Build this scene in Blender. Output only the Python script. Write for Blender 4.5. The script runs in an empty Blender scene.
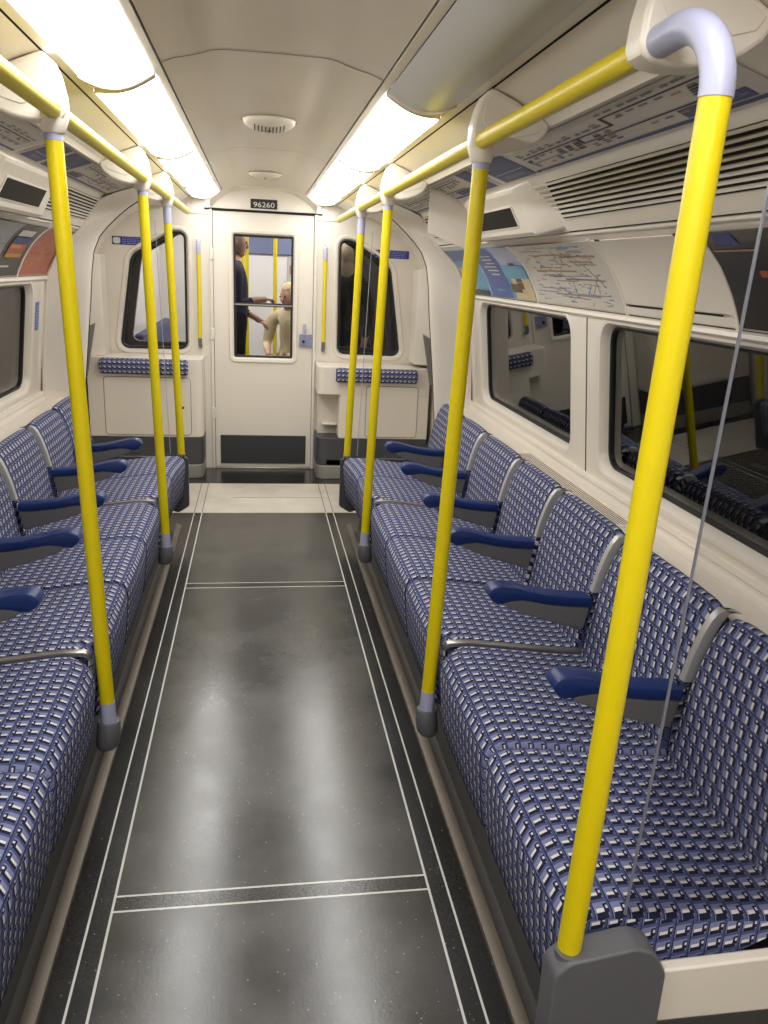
import bpy, bmesh, math, random
from mathutils import Vector, Matrix
from mathutils.geometry import tessellate_polygon
random.seed(4)
PI = math.pi
scene = bpy.context.scene
COL = scene.collection

# ------------------------------------------------------------------ materials
def lin(c):
    c = c / 255.0
    return c / 12.92 if c <= 0.04045 else ((c + 0.055) / 1.055) ** 2.4
def rgb(r, g, b):
    return (lin(r), lin(g), lin(b), 1.0)

def mat(name, col, rough=0.5, metal=0.0, spec=0.5, coat=0.0, noise=0.0, nscale=8.0, bump=0.0):
    m = bpy.data.materials.new(name); m.use_nodes = True
    nt = m.node_tree; b = nt.nodes['Principled BSDF']
    b.inputs['Base Color'].default_value = col
    b.inputs['Roughness'].default_value = rough
    b.inputs['Metallic'].default_value = metal
    b.inputs['Specular IOR Level'].default_value = spec
    b.inputs['Coat Weight'].default_value = coat
    tc = nt.nodes.new('ShaderNodeTexCoord')
    nz = nt.nodes.new('ShaderNodeTexNoise'); nz.inputs['Scale'].default_value = nscale
    nz.inputs['Detail'].default_value = 5
    nt.links.new(tc.outputs['Object'], nz.inputs['Vector'])
    if noise > 0:
        mx = nt.nodes.new('ShaderNodeMix'); mx.data_type = 'RGBA'
        mx.inputs[6].default_value = tuple(c * (1 - noise) for c in col[:3]) + (1,)
        mx.inputs[7].default_value = tuple(min(1, c * (1 + noise)) for c in col[:3]) + (1,)
        nt.links.new(nz.outputs['Fac'], mx.inputs[0])
        nt.links.new(mx.outputs[2], b.inputs['Base Color'])
    if bump > 0:
        bp = nt.nodes.new('ShaderNodeBump'); bp.inputs['Strength'].default_value = bump
        bp.inputs['Distance'].default_value = 0.01
        nt.links.new(nz.outputs['Fac'], bp.inputs['Height'])
        nt.links.new(bp.outputs['Normal'], b.inputs['Normal'])
    return m

def emit(name, col, strength):
    m = bpy.data.materials.new(name); m.use_nodes = True
    b = m.node_tree.nodes['Principled BSDF']
    b.inputs['Base Color'].default_value = (0.8, 0.8, 0.8, 1)
    b.inputs['Emission Color'].default_value = col
    b.inputs['Emission Strength'].default_value = strength
    return m

def glass(name, refl, tint=1.0, rough=0.0):
    m = bpy.data.materials.new(name); m.use_nodes = True
    nt = m.node_tree; nt.nodes.clear()
    out = nt.nodes.new('ShaderNodeOutputMaterial')
    mx = nt.nodes.new('ShaderNodeMixShader')
    tr = nt.nodes.new('ShaderNodeBsdfTransparent'); tr.inputs[0].default_value = (tint, tint, tint * 1.01, 1)
    gl = nt.nodes.new('ShaderNodeBsdfGlossy'); gl.inputs['Roughness'].default_value = rough
    lw = nt.nodes.new('ShaderNodeLayerWeight'); lw.inputs['Blend'].default_value = refl
    nt.links.new(lw.outputs['Fresnel'], mx.inputs[0])
    nt.links.new(tr.outputs[0], mx.inputs[1]); nt.links.new(gl.outputs[0], mx.inputs[2])
    nt.links.new(mx.outputs[0], out.inputs[0])
    return m

class N:
    """tiny node expression helper"""
    def __init__(s, nt): s.nt = nt
    def m(s, op, a, b=None, c=None):
        n = s.nt.nodes.new('ShaderNodeMath'); n.operation = op
        for i, v in enumerate((a, b, c)):
            if v is None: continue
            if isinstance(v, (int, float)): n.inputs[i].default_value = v
            else: s.nt.links.new(v, n.inputs[i])
        return n.outputs[0]
    def between(s, x, lo, hi):
        return s.m('MULTIPLY', s.m('GREATER_THAN', x, lo), s.m('LESS_THAN', x, hi))
    def rect(s, a, b, a0, a1, b0, b1):
        return s.m('MULTIPLY', s.between(a, a0, a1), s.between(b, b0, b1))
    def mix(s, f, a, b):
        n = s.nt.nodes.new('ShaderNodeMix'); n.data_type = 'RGBA'
        if isinstance(f, (int, float)): n.inputs[0].default_value = f
        else: s.nt.links.new(f, n.inputs[0])
        for i, v in ((6, a), (7, b)):
            if isinstance(v, tuple): n.inputs[i].default_value = v
            else: s.nt.links.new(v, n.inputs[i])
        return n.outputs[2]

def moquette():
    m = bpy.data.materials.new('woven_moquette'); m.use_nodes = True
    nt = m.node_tree; b = nt.nodes['Principled BSDF']; k = N(nt)
    uv = nt.nodes.new('ShaderNodeUVMap'); sp = nt.nodes.new('ShaderNodeSeparateXYZ')
    nt.links.new(uv.outputs[0], sp.inputs[0])
    a0 = k.m('DIVIDE', sp.outputs[0], 0.0300); b0 = k.m('DIVIDE', sp.outputs[1], 0.0310)
    a = k.m('FRACT', k.m('ADD', a0, 100.0)); bb = k.m('FRACT', k.m('ADD', k.m('ADD', b0, 100.0), k.m('MULTIPLY', a, -0.14)))
    light = rgb(125, 131, 168); mid = rgb(76, 83, 122); navy = rgb(20, 22, 44); white = rgb(226, 221, 214)
    c = k.mix(k.between(bb, 0.02, 0.26), light, mid)
    c = k.mix(k.rect(a, bb, 0.86, 0.97, 0.0, 1.0), c, mid)
    c = k.mix(k.rect(a, bb, 0.12, 0.80, 0.22, 0.47), c, navy)
    c = k.mix(k.rect(a, bb, 0.62, 0.88, 0.40, 0.90), c, navy)
    c = k.mix(k.rect(a, bb, 0.16, 0.61, 0.47, 0.67), c, white)
    c = k.mix(k.rect(a, bb, 0.74, 0.86, 0.60, 0.78), c, rgb(215, 212, 220))
    c = k.mix(k.m('MAXIMUM', k.m('LESS_THAN', a, 0.06), k.m('GREATER_THAN', a, 0.975)), c, rgb(34, 37, 74))
    nz = nt.nodes.new('ShaderNodeTexNoise'); nz.inputs['Scale'].default_value = 500
    nt.links.new(uv.outputs[0], nz.inputs['Vector'])
    c = k.mix(k.m('MULTIPLY', nz.outputs['Fac'], 0.25), c, rgb(60, 64, 100))
    nt.links.new(c, b.inputs['Base Color'])
    b.inputs['Roughness'].default_value = 0.85; b.inputs['Specular IOR Level'].default_value = 0.2
    bp = nt.nodes.new('ShaderNodeBump'); bp.inputs['Strength'].default_value = 0.35; bp.inputs['Distance'].default_value = 0.002
    nt.links.new(k.m('ADD', k.rect(a, bb, 0.16, 0.61, 0.47, 0.67), nz.outputs['Fac']), bp.inputs['Height'])
    nt.links.new(bp.outputs[0], b.inputs['Normal'])
    return m

def floor_material():
    m = bpy.data.materials.new('speckled_rubber_floor'); m.use_nodes = True
    nt = m.node_tree; b = nt.nodes['Principled BSDF']; k = N(nt)
    tc = nt.nodes.new('ShaderNodeTexCoord'); sp = nt.nodes.new('ShaderNodeSeparateXYZ')
    nt.links.new(tc.outputs['Object'], sp.inputs[0]); x, y = sp.outputs[0], sp.outputs[1]
    ax = k.m('ABSOLUTE', x)
    n1 = nt.nodes.new('ShaderNodeTexNoise'); n1.inputs['Scale'].default_value = 3.2; n1.inputs['Detail'].default_value = 8
    n1.inputs['Roughness'].default_value = 0.62
    nt.links.new(tc.outputs['Object'], n1.inputs['Vector'])
    n2 = nt.nodes.new('ShaderNodeTexNoise'); n2.inputs['Scale'].default_value = 120; n2.inputs['Detail'].default_value = 3
    nt.links.new(tc.outputs['Object'], n2.inputs['Vector'])
    vo = nt.nodes.new('ShaderNodeTexVoronoi'); vo.inputs['Scale'].default_value = 55
    nt.links.new(tc.outputs['Object'], vo.inputs['Vector'])
    rp = nt.nodes.new('ShaderNodeMapRange'); rp.inputs[1].default_value = 0.3; rp.inputs[2].default_value = 0.7
    nt.links.new(n1.outputs['Fac'], rp.inputs[0])
    mid = k.mix(rp.outputs[0], rgb(52, 51, 50), rgb(78, 76, 74))
    c = k.mix(k.m('MULTIPLY', n2.outputs['Fac'], 0.35), mid, rgb(44, 43, 42))
    edge = k.mix(n2.outputs['Fac'], rgb(34, 33, 32), rgb(52, 51, 49))
    c = k.mix(k.m('GREATER_THAN', ax, 0.362), c, edge)
    band = k.m('MAXIMUM', k.between(y, 1.532, 1.578), k.between(y, 3.441, 3.496))
    c = k.mix(band, c, edge)
    spk = k.m('MULTIPLY', k.m('LESS_THAN', vo.outputs['Distance'], 0.10), k.m('GREATER_THAN', n2.outputs['Fac'], 0.50))
    c = k.mix(k.m('MULTIPLY', spk, 0.75), c, rgb(140, 138, 132))
    line = k.m('MAXIMUM', k.between(ax, 0.359, 0.3645), k.between(ax, 0.4035, 0.4085))
    inn = k.m('LESS_THAN', ax, 0.362)
    cross = k.m('MAXIMUM', k.m('MAXIMUM', k.between(y, 1.529, 1.5345), k.between(y, 1.5755, 1.581)),
                k.m('MAXIMUM', k.between(y, 3.438, 3.4435), k.between(y, 3.4935, 3.499)))
    cross = k.m('MULTIPLY', cross, inn)
    lines = k.m('MAXIMUM', line, cross)
    c = k.mix(k.m('MULTIPLY', lines, 0.95), c, rgb(205, 203, 198))
    white = k.mix(rp.outputs[0], rgb(186, 180, 166), rgb(208, 202, 190))
    white = k.mix(k.m('MULTIPLY', line, 0.8), white, rgb(105, 100, 92))
    scuff = k.m('MULTIPLY', k.m('MULTIPLY', k.between(y, 4.92, 4.94), k.m('LESS_THAN', k.m('ABSOLUTE', k.m('SUBTRACT', x, 0.1)), 0.3)), rp.outputs[0])
    white = k.mix(k.m('MULTIPLY', scuff, 0.6), white, rgb(110, 105, 98))
    c = k.mix(k.between(y, 4.60, 5.27), c, white)
    c = k.mix(k.m('GREATER_THAN', y, 5.27), c, rgb(26, 26, 25))
    nt.links.new(c, b.inputs['Base Color'])
    ro = nt.nodes.new('ShaderNodeMapRange'); ro.inputs[3].default_value = 0.11; ro.inputs[4].default_value = 0.34
    nt.links.new(n1.outputs['Fac'], ro.inputs[0])
    nt.links.new(ro.outputs[0], b.inputs['Roughness'])
    b.inputs['Specular IOR Level'].default_value = 0.62
    bp = nt.nodes.new('ShaderNodeBump'); bp.inputs['Strength'].default_value = 0.05; bp.inputs['Distance'].default_value = 0.003
    nt.links.new(n2.outputs['Fac'], bp.inputs['Height']); nt.links.new(bp.outputs[0], b.inputs['Normal'])
    return m

CREAM = mat('cream_laminate', rgb(226, 218, 206), 0.38, noise=0.03, nscale=3)
CREAM2 = mat('cream_moulding', rgb(230, 222, 210), 0.32, noise=0.02)
ENDCREAM = mat('cream_end_wall', rgb(219, 212, 200), 0.4, noise=0.03, nscale=4)
CEIL = mat('ceiling_panel', rgb(212, 202, 188), 0.26, noise=0.03, nscale=2)
DARKGAP = mat('dark_gap', rgb(18, 17, 16), 0.8)
GREYMET = mat('grey_metal', rgb(125, 124, 122), 0.4, 0.6)
STEEL = mat('brushed_steel', rgb(170, 165, 158), 0.34, 0.9, noise=0.08, nscale=40)
SILVER = mat('silver_trim', rgb(196, 194, 190), 0.42, 0.45, noise=0.06, nscale=30)
YELLOW = mat('yellow_paint', rgb(218, 197, 8), 0.36, spec=0.4, noise=0.04, nscale=60)
LILAC = mat('lilac_grey_sleeve', rgb(168, 170, 196), 0.35, noise=0.03)
BOOT = mat('charcoal_plastic', rgb(92, 92, 97), 0.5, noise=0.05, nscale=20)
DGREY = mat('dark_grey_panel', rgb(66, 67, 71), 0.45, noise=0.05)
RISER = mat('bench_riser', rgb(70, 69, 68), 0.5, noise=0.1, nscale=6)
KICK = mat('worn_kick_strip', rgb(98, 88, 77), 0.42, 0.25, noise=0.18, nscale=25)
BLUE = mat('blue_armrest', rgb(13, 40, 98), 0.36, noise=0.12, nscale=60)
ARMG = mat('armrest_grey', rgb(98, 97, 97), 0.55, noise=0.05)
RUBBER = mat('black_rubber', rgb(22, 22, 22), 0.5)
MOQ = moquette()
FLOOR = floor_material()
LIT = emit('lit_diffuser', (1.0, 0.99, 0.972, 1), 9.0)
UNLIT = mat('unlit_diffuser', rgb(205, 206, 208), 0.36, spec=0.35, noise=0.05, nscale=3)
WGLASS = glass('window_glass', 0.53)
SGLASS = glass('screen_glass', 0.12, 0.87)
FGLASS = glass('clear_screen_glass', 0.07, 0.975)
EWGLASS = glass('end_window_glass', 0.26)
EGLASS = mat('glass_edge', rgb(116, 118, 130), 0.3, spec=0.4)
SIGNBLUE = mat('sign_blue', rgb(34, 52, 132), 0.4)
WHITEP = mat('printed_white', rgb(214, 208, 198), 0.5)
MAPW = mat('map_paper', rgb(206, 200, 190), 0.45, noise=0.03)
INK = mat('print_black', rgb(40, 40, 44), 0.5)
INKG = mat('print_grey', rgb(120, 120, 124), 0.5)
INKO = mat('print_orange', rgb(176, 122, 70), 0.5)
NAVYP = mat('print_navy', rgb(48, 62, 124), 0.45)
TUNNEL = mat('tunnel_lining', rgb(34, 33, 32), 0.9, noise=0.4, nscale=4)

# ------------------------------------------------------------------ geometry
class G:
    def __init__(s):
        s.v, s.f, s.mi, s.uv = [], [], [], []
    def add(s, verts, faces, m=0, uvs=None):
        o = len(s.v); s.v += [tuple(p) for p in verts]
        for i, f in enumerate(faces):
            s.f.append([o + q for q in f]); s.mi.append(m)
            s.uv.append([uvs[q] for q in f] if uvs else None)
        return s
    def grid(s, rows, m=0, closed=False, uvs=None):
        n, w = len(rows), len(rows[0]); vs = [p for r in rows for p in r]
        fs = []
        for i in range(n - 1):
            for j in range(w if closed else w - 1):
                j2 = (j + 1) % w
                fs.append([i * w + j, i * w + j2, (i + 1) * w + j2, (i + 1) * w + j])
        return s.add(vs, fs, m, [u for r in uvs for u in r] if uvs else None)
    def box(s, x0, x1, y0, y1, z0, z1, m=0):
        v = [(x, y, z) for z in (z0, z1) for y in (y0, y1) for x in (x0, x1)]
        return s.add(v, [[0, 2, 3, 1], [4, 5, 7, 6], [0, 1, 5, 4], [1, 3, 7, 5], [3, 2, 6, 7], [2, 0, 4, 6]], m)
    def prism(s, poly, axis, a, b, m=0):
        def P(p, t):
            return (t, p[0], p[1]) if axis == 0 else (p[0], t, p[1]) if axis == 1 else (p[0], p[1], t)
        n = len(poly); vs = [P(p, a) for p in poly] + [P(p, b) for p in poly]
        fs = [list(range(n))[::-1], list(range(n, 2 * n))] + [[i, (i + 1) % n, n + (i + 1) % n, n + i] for i in range(n)]
        return s.add(vs, fs, m)
    def tube(s, pts, r, seg=14, m=0, caps=True):
        pts = [Vector(p) for p in pts]; rows = []; prev = None
        for i, p in enumerate(pts):
            t = (pts[min(i + 1, len(pts) - 1)] - pts[max(i - 1, 0)]).normalized()
            if prev is None:
                up = Vector((0, 0, 1)) if abs(t.z) < 0.9 else Vector((0, 1, 0))
                u = t.cross(up).normalized()
            else:
                u = (prev - t * prev.dot(t)).normalized()
            prev = u; w = t.cross(u); rr = r[i] if isinstance(r, (list, tuple)) else r
            rows.append([p + (u * math.cos(2 * PI * j / seg) + w * math.sin(2 * PI * j / seg)) * rr for j in range(seg)])
        s.grid(rows, m, True)
        if caps:
            s.add(rows[0], [list(range(seg))[::-1]], m); s.add(rows[-1], [list(range(seg))], m)
        return s
    def build(s, name, mats, parent=None, bevel=0.0, ang=35, seg=2, weld=True, kind=None):
        off = Vector((0, 0, 0)); q = parent
        while q is not None: off += q.location; q = q.parent
        me = bpy.data.meshes.new(name)
        bm = bmesh.new(); vs = [bm.verts.new(Vector(p) - off) for p in s.v]
        ul = bm.loops.layers.uv.new('UVMap')
        for f, mi, uv in zip(s.f, s.mi, s.uv):
            try: fc = bm.faces.new([vs[i] for i in f])
            except ValueError: continue
            fc.material_index = mi; fc.smooth = True
            if uv:
                for l, c in zip(fc.loops, uv): l[ul].uv = c
        if weld: bmesh.ops.remove_doubles(bm, verts=bm.verts, dist=0.00005)
        bmesh.ops.recalc_face_normals(bm, faces=bm.faces)
        ca = math.radians(ang)
        for e in bm.edges:
            if len(e.link_faces) != 2 or e.calc_face_angle(0) > ca: e.smooth = False
        bm.to_mesh(me); bm.free()
        for m_ in (mats if isinstance(mats, (list, tuple)) else [mats]): me.materials.append(m_)
        o = bpy.data.objects.new(name, me); COL.objects.link(o)
        if parent is not None: o.parent = parent
        if bevel > 0:
            md = o.modifiers.new('bevel', 'BEVEL'); md.width = bevel; md.segments = seg
            md.limit_method = 'ANGLE'; md.angle_limit = math.radians(40); md.harden_normals = False
        if kind: o['kind'] = kind
        return o

def tag(o, label=None, cat=None, group=None, kind=None):
    if label: o['label'] = label
    if cat: o['category'] = cat
    if group: o['group'] = group
    if kind: o['kind'] = kind
    return o
def thing(name, loc, label, cat, group=None):
    o = bpy.data.objects.new(name, None); o.empty_display_size = 0.1; COL.objects.link(o)
    o.location = loc
    return tag(o, label, cat, group)
def structure(name, loc=(0, 0, 0)):
    o = bpy.data.objects.new(name, None); o.empty_display_size = 0.1; COL.objects.link(o); o.location = loc
    o['kind'] = 'structure'
    return o
def copy_tree(o, parent=None):
    c = o.copy(); COL.objects.link(c)
    if parent is not None: c.parent = parent
    for ch in list(o.children): copy_tree(ch, c)
    return c

def rpoly(pts, rad, k=6):
    """round the corners of a polygon"""
    n = len(pts); out = []
    for i in range(n):
        p = Vector(pts[i]); a = (Vector(pts[i - 1]) - p); b = (Vector(pts[(i + 1) % n]) - p)
        r = rad[i] if isinstance(rad, (list, tuple)) else rad
        an = a.angle(b); d = min(r / math.tan(an / 2), a.length * 0.49, b.length * 0.49)
        A = p + a.normalized() * d; B = p + b.normalized() * d
        for j in range(k + 1):
            t = j / k
            out.append(tuple((1 - t) ** 2 * A + 2 * t * (1 - t) * (p * 0.82 + (A + B) * 0.09) + t * t * B))
    return out
def offset(poly, d):
    n = len(poly); out = []
    ar = sum(poly[i][0] * poly[(i + 1) % n][1] - poly[(i + 1) % n][0] * poly[i][1] for i in range(n))
    sg = 1 if ar > 0 else -1
    for i in range(n):
        t = (Vector(poly[(i + 1) % n]) - Vector(poly[i - 1])).normalized()
        out.append((poly[i][0] + t.y * sg * d, poly[i][1] - t.x * sg * d))
    return out
def holed(g, outer, loops, fmap, m=0, rim_m=None):
    """flat panel with a hole; loops = [(poly, depth), ...] step from the surface into the reveal"""
    L0 = loops[0][0]
    allp = list(outer) + list(L0)
    tris = tessellate_polygon([[Vector((p[0], p[1], 0)) for p in outer], [Vector((p[0], p[1], 0)) for p in L0]])
    g.add([fmap(p[0], p[1], loops[0][1]) for p in allp], [list(t) for t in tris], m)
    g.grid([[fmap(p[0], p[1], d) for p in poly] for poly, d in loops], m if rim_m is None else rim_m, True)
def pane(g, poly, fmap, d0, d1, m=0):
    n = len(poly)
    vs = [fmap(p[0], p[1], d0) for p in poly] + [fmap(p[0], p[1], d1) for p in poly]
    g.add(vs, [list(range(n)), list(range(n, 2 * n))[::-1]] + [[i, (i + 1) % n, n + (i + 1) % n, n + i] for i in range(n)], m)
def text_obj(name, body, size, loc, rot, material, parent=None, align='CENTER', ext=0.0004, sx=1.0):
    cu = bpy.data.curves.new(name, 'FONT'); cu.body = body; cu.size = size; cu.extrude = ext
    cu.align_x = align; cu.align_y = 'CENTER'; cu.materials.append(material)
    tmp = bpy.data.objects.new(name + '_tmp', cu); COL.objects.link(tmp)
    dg = bpy.context.evaluated_depsgraph_get(); dg.update()
    me = bpy.data.meshes.new_from_object(tmp.evaluated_get(dg)); bpy.data.objects.remove(tmp)
    o = bpy.data.objects.new(name, me); COL.objects.link(o)
    if not me.materials: me.materials.append(material)
    off = Vector((0, 0, 0)); q = parent
    while q is not None: off += q.location; q = q.parent
    o.location = Vector(loc) - off; o.rotation_euler = rot; o.scale = (sx, 1, 1)
    if parent is not None: o.parent = parent
    return o

YB, YE = -2.0, 5.71            # rear of the modelled car and the end wall
SIDE = {1: 'right', -1: 'left'}
# ------------------------------------------------------------------ floor, ceiling
g = G(); g.box(-1.2, 1.2, YB, YE + 0.06, -0.05, 0.0)
g.build('floor', FLOOR, kind='structure')

cp = [(-.265, 1.848), (-.235, 1.860), (-.19, 1.870), (-.172, 1.8755), (-.150, 1.883), (-.12, 1.8865), (0, 1.888)]
cp = cp + [(-x, z) for x, z in cp[-2::-1]]
g = G(); rows = []
for y in (YB, YE + .03): rows.append([(x, y, z) for x, z in cp])
g.grid(rows)
rows = [[(x, y, z + .03) for x, z in cp] for y in (YB, YE + .03)]; g.grid(rows)
ceil = g.build('ceiling', CEIL, ang=60, kind='structure')
for i, y in enumerate((-.2, 1.0, 2.18, 3.86)):  # thin dark strips along the ceiling joints
    g = G()
    g.grid([[(x, y + dy, z - .0012) for x, z in cp] for dy in (-.0025, .0025)])
    g.build('ceiling_seam', mat('ceiling_seam_line', rgb(92, 84, 72), 0.8), ceil, kind='structure')

# ------------------------------------------------------------------ side walls (profile drawn for the right, mirrored for the left)
AD = [(.893, 1.524), (.90, 1.515), (.925, 1.499), (.948, 1.48), (.985, 1.44), (1.02, 1.385), (1.042, 1.34), (1.055, 1.305)]
UP = [(1.055, 1.305), (1.046, 1.300), (1.044, 1.290), (1.052, 1.283), (1.0595, 1.280)]
def wall_plane(s):
    """(y, t) on the leaning window wall; d goes outward"""
    def f(y, z, d):
        x = 1.120 - (z - .74) * .112 + d
        return (s * x, y, z + d * .1)
    return f
for s in (1, -1):
    nm = SIDE[s]
    W = structure('wall_' + nm)
    # lower wall + ledge behind the seats
    g = G()
    low = [(1.13, 0), (1.12, .30), (1.105, .670), (1.10, .688), (1.092, .699), (.985, .701), (.985, .60), (.985, 0)]
    rows = [[(s * x, y, z) for x, z in low] for y in (.93, 4.45)]
    g.grid(rows)
    g.grid([[(s * 1.105, y, z) for z in (.655, .70, .745)] for y in (.93, 4.6)])
    g.build('ledge', CREAM2, W, ang=50)
    # sill mouldings between ledge and window frames
    g = G()
    sill = [(1.100, .690), (1.099, .703), (1.103, .716), (1.108, .724), (1.101, .733), (1.1035, .742), (1.120, .745)]
    g.grid([[(s * x, y, z) for x, z in sill] for y in (.93, 4.6)])
    g.build('sill_moulding', CREAM2, W, ang=50)
    # upper body: window head, poster channel, black gap, air panel, map shelf, cove, lip
    g = G()
    g.grid([[(s * x, y, z) for x, z in UP] for y in (YB, 4.45)])
    g.grid([[(s * (x + .003), y, z + .002) for x, z in AD] for y in (YB, 4.45)])
    up2 = [(.893, 1.524), (.886, 1.527), (.884, 1.533), (.890, 1.538)]
    g.grid([[(s * x, y, z) for x, z in up2] for y in (YB, 4.45)])
    air = [(.882, 1.541), (.876, 1.537), (.868, 1.548), (.853, 1.570), (.785, 1.668), (.775, 1.680), (.768, 1.687), (.76, 1.690), (.63, 1.733),
           (.626, 1.7335), (.622, 1.729), (.614, 1.729), (.609, 1.736), (.602, 1.742)]
    g.grid([[(s * x, y, z) for x, z in air] for y in (YB, 4.45)])
    cove = [(.602, 1.742), (.57, 1.760), (.53, 1.780), (.50, 1.792), (.4785, 1.7985)]
    g.grid([[(s * x, y, z) for x, z in cove] for y in (YB, YE)])
    dz = [(1.17, 0), (1.15, .6), (1.12, 1.2), (1.075, 1.42), (.995, 1.555), (.86, 1.67), (.72, 1.735), (.602, 1.742)]
    g.grid([[(s * x, y, z) for x, z in dz] for y in (4.455, YE)])
    lip = [(.4765, 1.806), (.4755, 1.8015), (.453, 1.8045), (.4525, 1.820)]
    g.grid([[(s * x, y, z) for x, z in lip] for y in (YB, YE)])
    lip2 = [(.2905, 1.860), (.290, 1.8415), (.27, 1.846), (.268, 1.860)]
    g.grid([[(s * x, y, z) for x, z in lip2] for y in (YB, YE)])
    g.build('upper_panels', CREAM2, W, ang=40)
    # dark backing behind the open joints
    g = G()
    for a, b in (((.876, 1.548), (.896, 1.530)),):
        g.grid([[(s * p[0], y, p[1]) for p in (a, b)] for y in (YB, 4.45)])
    for a, b in (((.262, 1.856), (.272, 1.856)), ((.470, 1.808), (.486, 1.803)), ((.28, 1.862), (.46, 1.83))):
        g.grid([[(s * p[0], y, p[1]) for p in (a, b)] for y in (YB, YE)])
    g.build('joint_gap', DARKGAP, W)
    # plain wall behind the camera and the doorway wall past the seats
    g = G()
    g.grid([[(s * x, y, z) for x, z in ((1.16, 0), (1.15, .5), (1.10, 1.0), (1.058, 1.29))] for y in (YB, .93)])
    g.grid([[(s * x, .93, z) for x in (1.0, 1.2)] for z in (0, 1.3)])
    g.build('doorway_wall', CREAM, W, ang=50)
    # ---- windows
    fm = wall_plane(s)
    for n, (ya, yb, ha, hb) in enumerate(((2.665, 4.30, 2.820, 4.03), (.90, 2.655, 1.0, 2.530))):
        win = structure('window_%d' % (1 + n + (0 if s == 1 else 2)), (s * 1.1, (ya + yb) / 2, .74))
        hole = rpoly([(ha, .795), (hb, .795), (hb, 1.258), (ha, 1.258)], .055, 7)
        g = G()
        holed(g, [(ya, .742), (yb, .742), (yb, 1.281), (ya, 1.281)],
              [(offset(hole, .036), 0), (offset(hole, .027), -.004), (offset(hole, .016), -.002), (offset(hole, .006), .012), (offset(hole, .002), .030), (offset(hole, .001), .06)], fm)
        if n == 0:   # joint between the two frames
            g.add([fm(2.655, .742, .004), fm(2.665, .742, .004), fm(2.665, 1.281, .004), fm(2.655, 1.281, .004)], [[0, 1, 2, 3]], 1)
        g.build('frame', [CREAM2, mat('frame_joint', rgb(150, 140, 122), .6)], win, ang=30)
        g = G()
        g.grid([[fm(p[0], p[1], d) for p in q] for q, d in ((offset(hole, .002), .028), (offset(hole, -.006), .030), (offset(hole, -.007), .045))], 0, True)
        g.build('gasket', RUBBER, win)
        g = G(); pane(g, offset(hole, -.001), fm, .038, .044)
        g.build('pane', WGLASS, win)
    # tunnel lining seen through the glass
    g = G(); g.box(s * 1.72, s * 1.80, -2.2, 6.0, -.2, 2.2)
    g.build('tunnel_wall_' + nm, TUNNEL, kind='structure')

# rear closing wall (behind the camera)
g = G(); g.box(-1.3, 1.3, YB - .05, YB, 0, 2.0); g.build('wall_back', CREAM, kind='structure')

# ------------------------------------------------------------------ ceiling lights
BND = [-.46, .93, 2.27, 3.62, 4.95, 5.67]
order = ['first (half out of view)', 'second', 'third', 'last']
names_l = {}
for s in (1, -1):
    side = 'right' if s == 1 else 'left'
    for i in range(-1, 5):
        y0 = BND[i] if i >= 0 else -1.85
        y1 = BND[i + 1] if i >= 0 else BND[0]
        lit = not (s == 1 and i == 1)
        # diffuser outline: rounded outer corners
        w0, w1 = .290, .452
        def zz(x): return 1.8425 - (x - .284) * .221 - .022 * math.sin(PI * min(1, max(0, (x - .288) / .164)))
        rows = []; n = 18; lipw = .016
        for a in range(n + 1):
            x = w0 + (w1 - w0) * a / n
            c = max(0, (x - (w1 - .10)) / .10); ins = .006 + .085 * (1 - math.sqrt(max(0, 1 - c * c)))
            z = zz(x)
            rows.append((x, z, y0 + ins, y1 - ins))
        def rowpts(r, e0, e1, dz): return [(s * r[0], r[2] + e0, r[1] + dz), (s * r[0], r[3] - e1, r[1] + dz)]
        g = G(); g.grid([rowpts(r, lipw, lipw, -.002) for r in rows])
        lab = {1: 'glowing ceiling light panel nearest the viewer in the left row', 2: 'glowing ceiling light panel, second of the left row',
               3: 'glowing ceiling light panel, third of the left row', 4: 'short glowing ceiling light panel at the far end of the left row'}
        labr = {1: 'unlit grey ceiling light panel nearest the viewer in the right row', 2: 'lit ceiling light panel directly after the unlit grey one',
                3: 'lit ceiling light panel, middle of the three glowing in the right row', 4: 'short lit ceiling light panel at the far end of the right row'}
        L = (labr if s == 1 else lab).get(i, 'ceiling light panel of the %s row, %s' % (side, 'over the viewer' if i == 0 else 'behind the viewer'))
        t = thing('ceiling_light', (s * .37, (y0 + y1) / 2, 1.81), L, 'light', 'ceiling light panels')
        g.build('diffuser', LIT if lit else UNLIT, t, ang=60)
        for e in (0, 1):     # moulded rim at each end of the diffuser
            g = G(); q = []
            for r in rows:
                ye = r[2] if e == 0 else r[3]; sg = 1 if e == 0 else -1
                q.append([(s * r[0], ye, r[1] + .012), (s * r[0], ye, r[1] - .004), (s * r[0], ye + sg * .004, r[1] - .008), (s * r[0], ye + sg * (lipw - .002), r[1] - .007), (s * r[0], ye + sg * (lipw + .001), r[1] - .001)])
            g.grid(q); g.build('end_rim', CREAM2, t, ang=50)
            g = G()  # cream infill between neighbouring panels
            g.grid([[(s * r[0], y0 if e == 0 else y1, r[1] + .004), (s * r[0], (r[2] if e == 0 else r[3]) + (-.004 if e == 0 else .004), r[1] + .003), (s * r[0], r[2] if e == 0 else r[3], r[1] + .010)] for r in rows])
            g.build('surround', CREAM2, t)

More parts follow.
